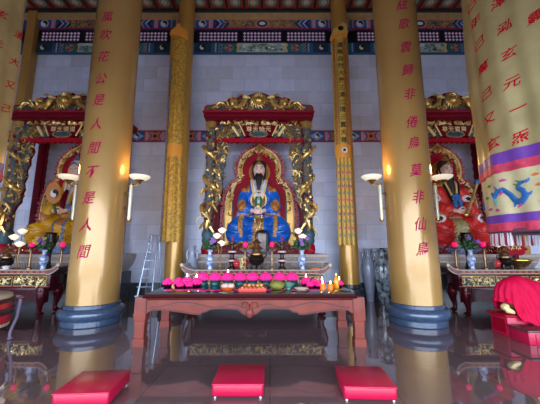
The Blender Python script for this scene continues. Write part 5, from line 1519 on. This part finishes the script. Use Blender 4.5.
G1 = 'small pink lotus candles at the left end of the table'; G2 = 'small pink lotus candles at the right end of the table'
for x, y, sc, lit, lb in ((-2.22, 6.45, 1.15, 0, 'unlit small pink lotus candle, outermost at the left end of the table'), (-1.99, 6.47, 1.2, 0, 'unlit small pink lotus candle, between the outermost and the lit pair at left'), (-1.80, 6.42, 1.35, 1, 'burning small lotus candle, left one of the lit pair at the left end'), (-1.59, 6.42, 1.25, 1, 'burning small lotus candle beside the first large lotus candle'), (-1.88, 6.22, .75, 0, 'tiny pink lotus candle in front of the lit pair, the one further left'), (-1.69, 6.22, .75, 0, 'tiny pink lotus candle in front of the lit pair, the one further right')):
    smallcandle(x, y, sc, lit, lb, G1)
for x, y, sc, lit, lb in ((.79, 6.5, 1.25, 1, 'burning small lotus candle right after the row of large lotus candles'), (.96, 6.38, 1.1, 0, 'unlit small pink lotus candle between two others, left of the amber bottle'), (.84, 6.2, .8, 0, 'tiny pink lotus candle in front of the burning one at right'), (1.03, 6.2, .85, 0, 'tiny unlit pink lotus candle just left of the orange cups'), (1.12, 6.4, .85, 1, 'burning small lotus candle behind the orange cups'), (1.49, 6.4, .9, 1, 'burning small lotus candle at the far right, beyond the amber bottle')):
    smallcandle(x, y, sc, lit, lb, G2)
def dish(x, y, w, d, h, m, name, label, oval_=True):
    t = thing(name, label, name.split('_')[-1], (x, y, TZ))
    mb = MB(); mb.lathe([(.0, 0), (.7 * w, 0), (w, h), (.95 * w, h), (.66 * w, .014), (.0, .012)], (x, y, TZ), m, 28, sy=d / w, cap=False); mb.build('dish_body', t)
    mb = MB(); mb.tube([(x + w * .985 * cos(2 * pi * k / 28), y + d * .985 * sin(2 * pi * k / 28), TZ + h) for k in range(29)], .006, m, 6, cap=False); mb.build('rim', t)
    return t
dish(-.82, 5.84, .15, .11, .05, 'orange_tray', 'bun_dish', 'small orange oval dish under two pale buns, left of the apple tray')
for k, dx in enumerate((-.06, .06)):
    t = thing('bun', ('left' if k == 0 else 'right') + ' one of the two pale buns in the orange dish', 'bun', (-.82 + dx, 5.84, TZ + .014), 'pale buns in the dish')
    mb = MB(); mb.ell((-.82 + dx, 5.84, TZ + .075), (.068, .068, .058), 'bun', 16, 10); mb.build('dough', t); mb = MB(); mb.ell((-.82 + dx, 5.81, TZ + .122), (.02, .02, .012), 'pinkband', 8, 6); mb.build('pink_dot', t)
t = thing('fruit_tray', 'red rectangular tray holding apples on the offering table', 'tray', (-.33, 5.72, TZ))
mb = MB(); mb.bx(-.58, -.08, 5.58, 5.86, TZ, TZ + .012, 'red_tray', .004)
mb.build('tray_floor', t)
mb = MB()
for (x0, x1, y0, y1) in ((-.60, -.06, 5.56, 5.58), (-.60, -.06, 5.86, 5.88), (-.60, -.58, 5.56, 5.88), (-.08, -.06, 5.56, 5.88)): mb.bx(x0, x1, y0, y1, TZ, TZ + .065, 'red_tray', .006)
mb.build('tray_wall', t)
# apples: one built, the rest copies
ra = random.Random(12)
t0 = None; spots = []
for r in range(2):
    for k in range(6): spots.append((-.525 + k * .078, 5.64 + r * .12, TZ + .05))
for k in range(5): spots.append((-.48 + k * .08, 5.70, TZ + .105))
ap_lab = ['front row', 'back row', 'top layer']
for i, (x, y, z) in enumerate(spots):
    row = 0 if i < 6 else 1 if i < 12 else 2; k = (i if i < 6 else i - 6 if i < 12 else i - 12)
    ordn = ['first', 'second', 'third', 'fourth', 'fifth', 'sixth'][k]
    lb = 'red apple in the tray, %s, %s from the left' % (ap_lab[row], ordn)
    if t0 is None:
        t0 = thing('apple', lb, 'apple', (0, 0, 0), 'apples in the red tray')
        mb = MB(); mb.lathe([(.0, -.028), (.02, -.036), (.034, -.02), (.039, .004), (.032, .028), (.015, .034), (.0, .026)], (0, 0, 0), 'apple', 14, cap=False); mb.build('flesh', t0)
        mb = MB(); mb.tube([(0, 0, .026), (.004, 0, .048)], .004, 'hat_brown', 5); mb.build('stem', t0)
        place(t0, (x, y, z))
    else: dup(t0, (x, y, z), ra.uniform(0, 6), lb)
t = thing('melon', 'rough green-yellow melon right of the apple tray', 'melon', (.14, 5.86, TZ))
mb = MB(); n = 20; vs = []
mb.ell((.14, 5.86, TZ + .09), (.15, .11, .09), 'melon', 24, 14); mb.build('rind', t)
mb = MB(); mb.tube([(-.01, 5.85, TZ + .09), (-.05, 5.84, TZ + .10), (-.07, 5.84, TZ + .115)], [.02, .014, .016], 'leafgreen', 8); mb.build('stalk', t)
t = thing('jade_bowl', 'small jade-green bowl right of the melon', 'bowl', (.37, 5.98, TZ))
mb = MB(); mb.lathe([(.0, 0), (.05, 0), (.045, .02), (.09, .07), (.1, .12), (.09, .12), (.05, .04), (.0, .03)], (.37, 5.98, TZ), 'jade', 20, cap=False); mb.build('bowl_body', t)
mb = MB(); mb.ell((.37, 5.98, TZ + .10), (.085, .085, .05), 'jade', 14, 8); mb.build('contents', t)
dish(.62, 5.88, .14, .10, .03, 'bun', 'biscuit_dish', 'flat pale dish in front of the last large lotus candle')
for k, (x, y, lb) in enumerate(((1.05, 5.92, 'orange candle cup left of the amber bottle, further left'), (1.2, 5.9, 'orange candle cup touching the left side of the amber bottle'))):
    t = thing('candle_cup', lb, 'candle', (x, y, TZ), 'orange candle cups')
    mb = MB(); mb.lathe([(.0, 0), (.05, 0), (.055, .02), (.045, .06), (.06, .10), (.05, .105), (.0, .09)], (x, y, TZ), 'orange_cup', 16, cap=False); mb.build('cup', t)
    mb = MB(); mb.lathe([(.004, 0), (.015, .02), (.013, .04), (.0, .08)], (x, y, TZ + .10), 'flame', 8, cap=False); mb.build('flame', t)
t = thing('oil_bottle', 'slender bottle of amber oil near the right end of the offering table', 'bottle', (1.36, 6.1, TZ))
mb = MB(); mb.lathe([(.0, 0), (.05, 0), (.055, .01), (.055, .15), (.045, .19), (.022, .22), (.02, .26), (.0, .26)], (1.36, 6.1, TZ), 'oil', 18, cap=False); mb.build('bottle_body', t)
mb = MB(); mb.lathe([(.0, .25), (.026, .25), (.026, .30), (.0, .305)], (1.36, 6.1, TZ), 'cap_w', 14, cap=False); mb.build('cap', t)
t = thing('small_plate', 'small dark plate at the right rear corner of the offering table', 'plate', (1.46, 5.75, TZ))
mb = MB(); mb.lathe([(.0, 0), (.08, 0), (.12, .02), (.115, .024), (.07, .008), (.0, .008)], (1.46, 5.75, TZ), 'china_dk', 22, cap=False); mb.build('plate_body', t)

# ------------------------------------------------------------------ daylight, camera
w = bpy.data.worlds.new('sky'); scene.world = w; w.use_nodes = True
bg = w.node_tree.nodes['Background']; bg.inputs['Color'].default_value = (0.70, 0.82, 1.0, 1); bg.inputs['Strength'].default_value = 4.6
pl = bpy.data.lights.new('sky_portal', 'AREA'); pl.shape = 'RECTANGLE'; pl.size = 26; pl.size_y = 4.4; pl.cycles.is_portal = True
po = bpy.data.objects.new('sky_portal', pl); COL.objects.link(po); po.location = (0, -3.25, 2.15); po.rotation_euler = (radians(90), 0, 0)
cam = bpy.data.cameras.new('camera'); co_ = bpy.data.objects.new('camera', cam); COL.objects.link(co_)
co_.location = (0, 0, 1.7); co_.rotation_euler = (radians(90) + math.atan(46 / 288), 0, 0)
cam.sensor_width = 36; cam.lens = 36 * 288 / 540; cam.clip_end = 200
scene.camera = co_
scene.view_settings.view_transform = 'Standard'; scene.view_settings.look = 'None'; scene.view_settings.gamma = 1
scene.view_settings.exposure = 1.12
scene.cycles.max_bounces = 8; scene.cycles.diffuse_bounces = 4; scene.cycles.glossy_bounces = 4
scene.cycles.use_denoising = True; scene.cycles.sample_clamp_indirect = 6
for o in bpy.data.objects:
    if '_o' in o: del o['_o']
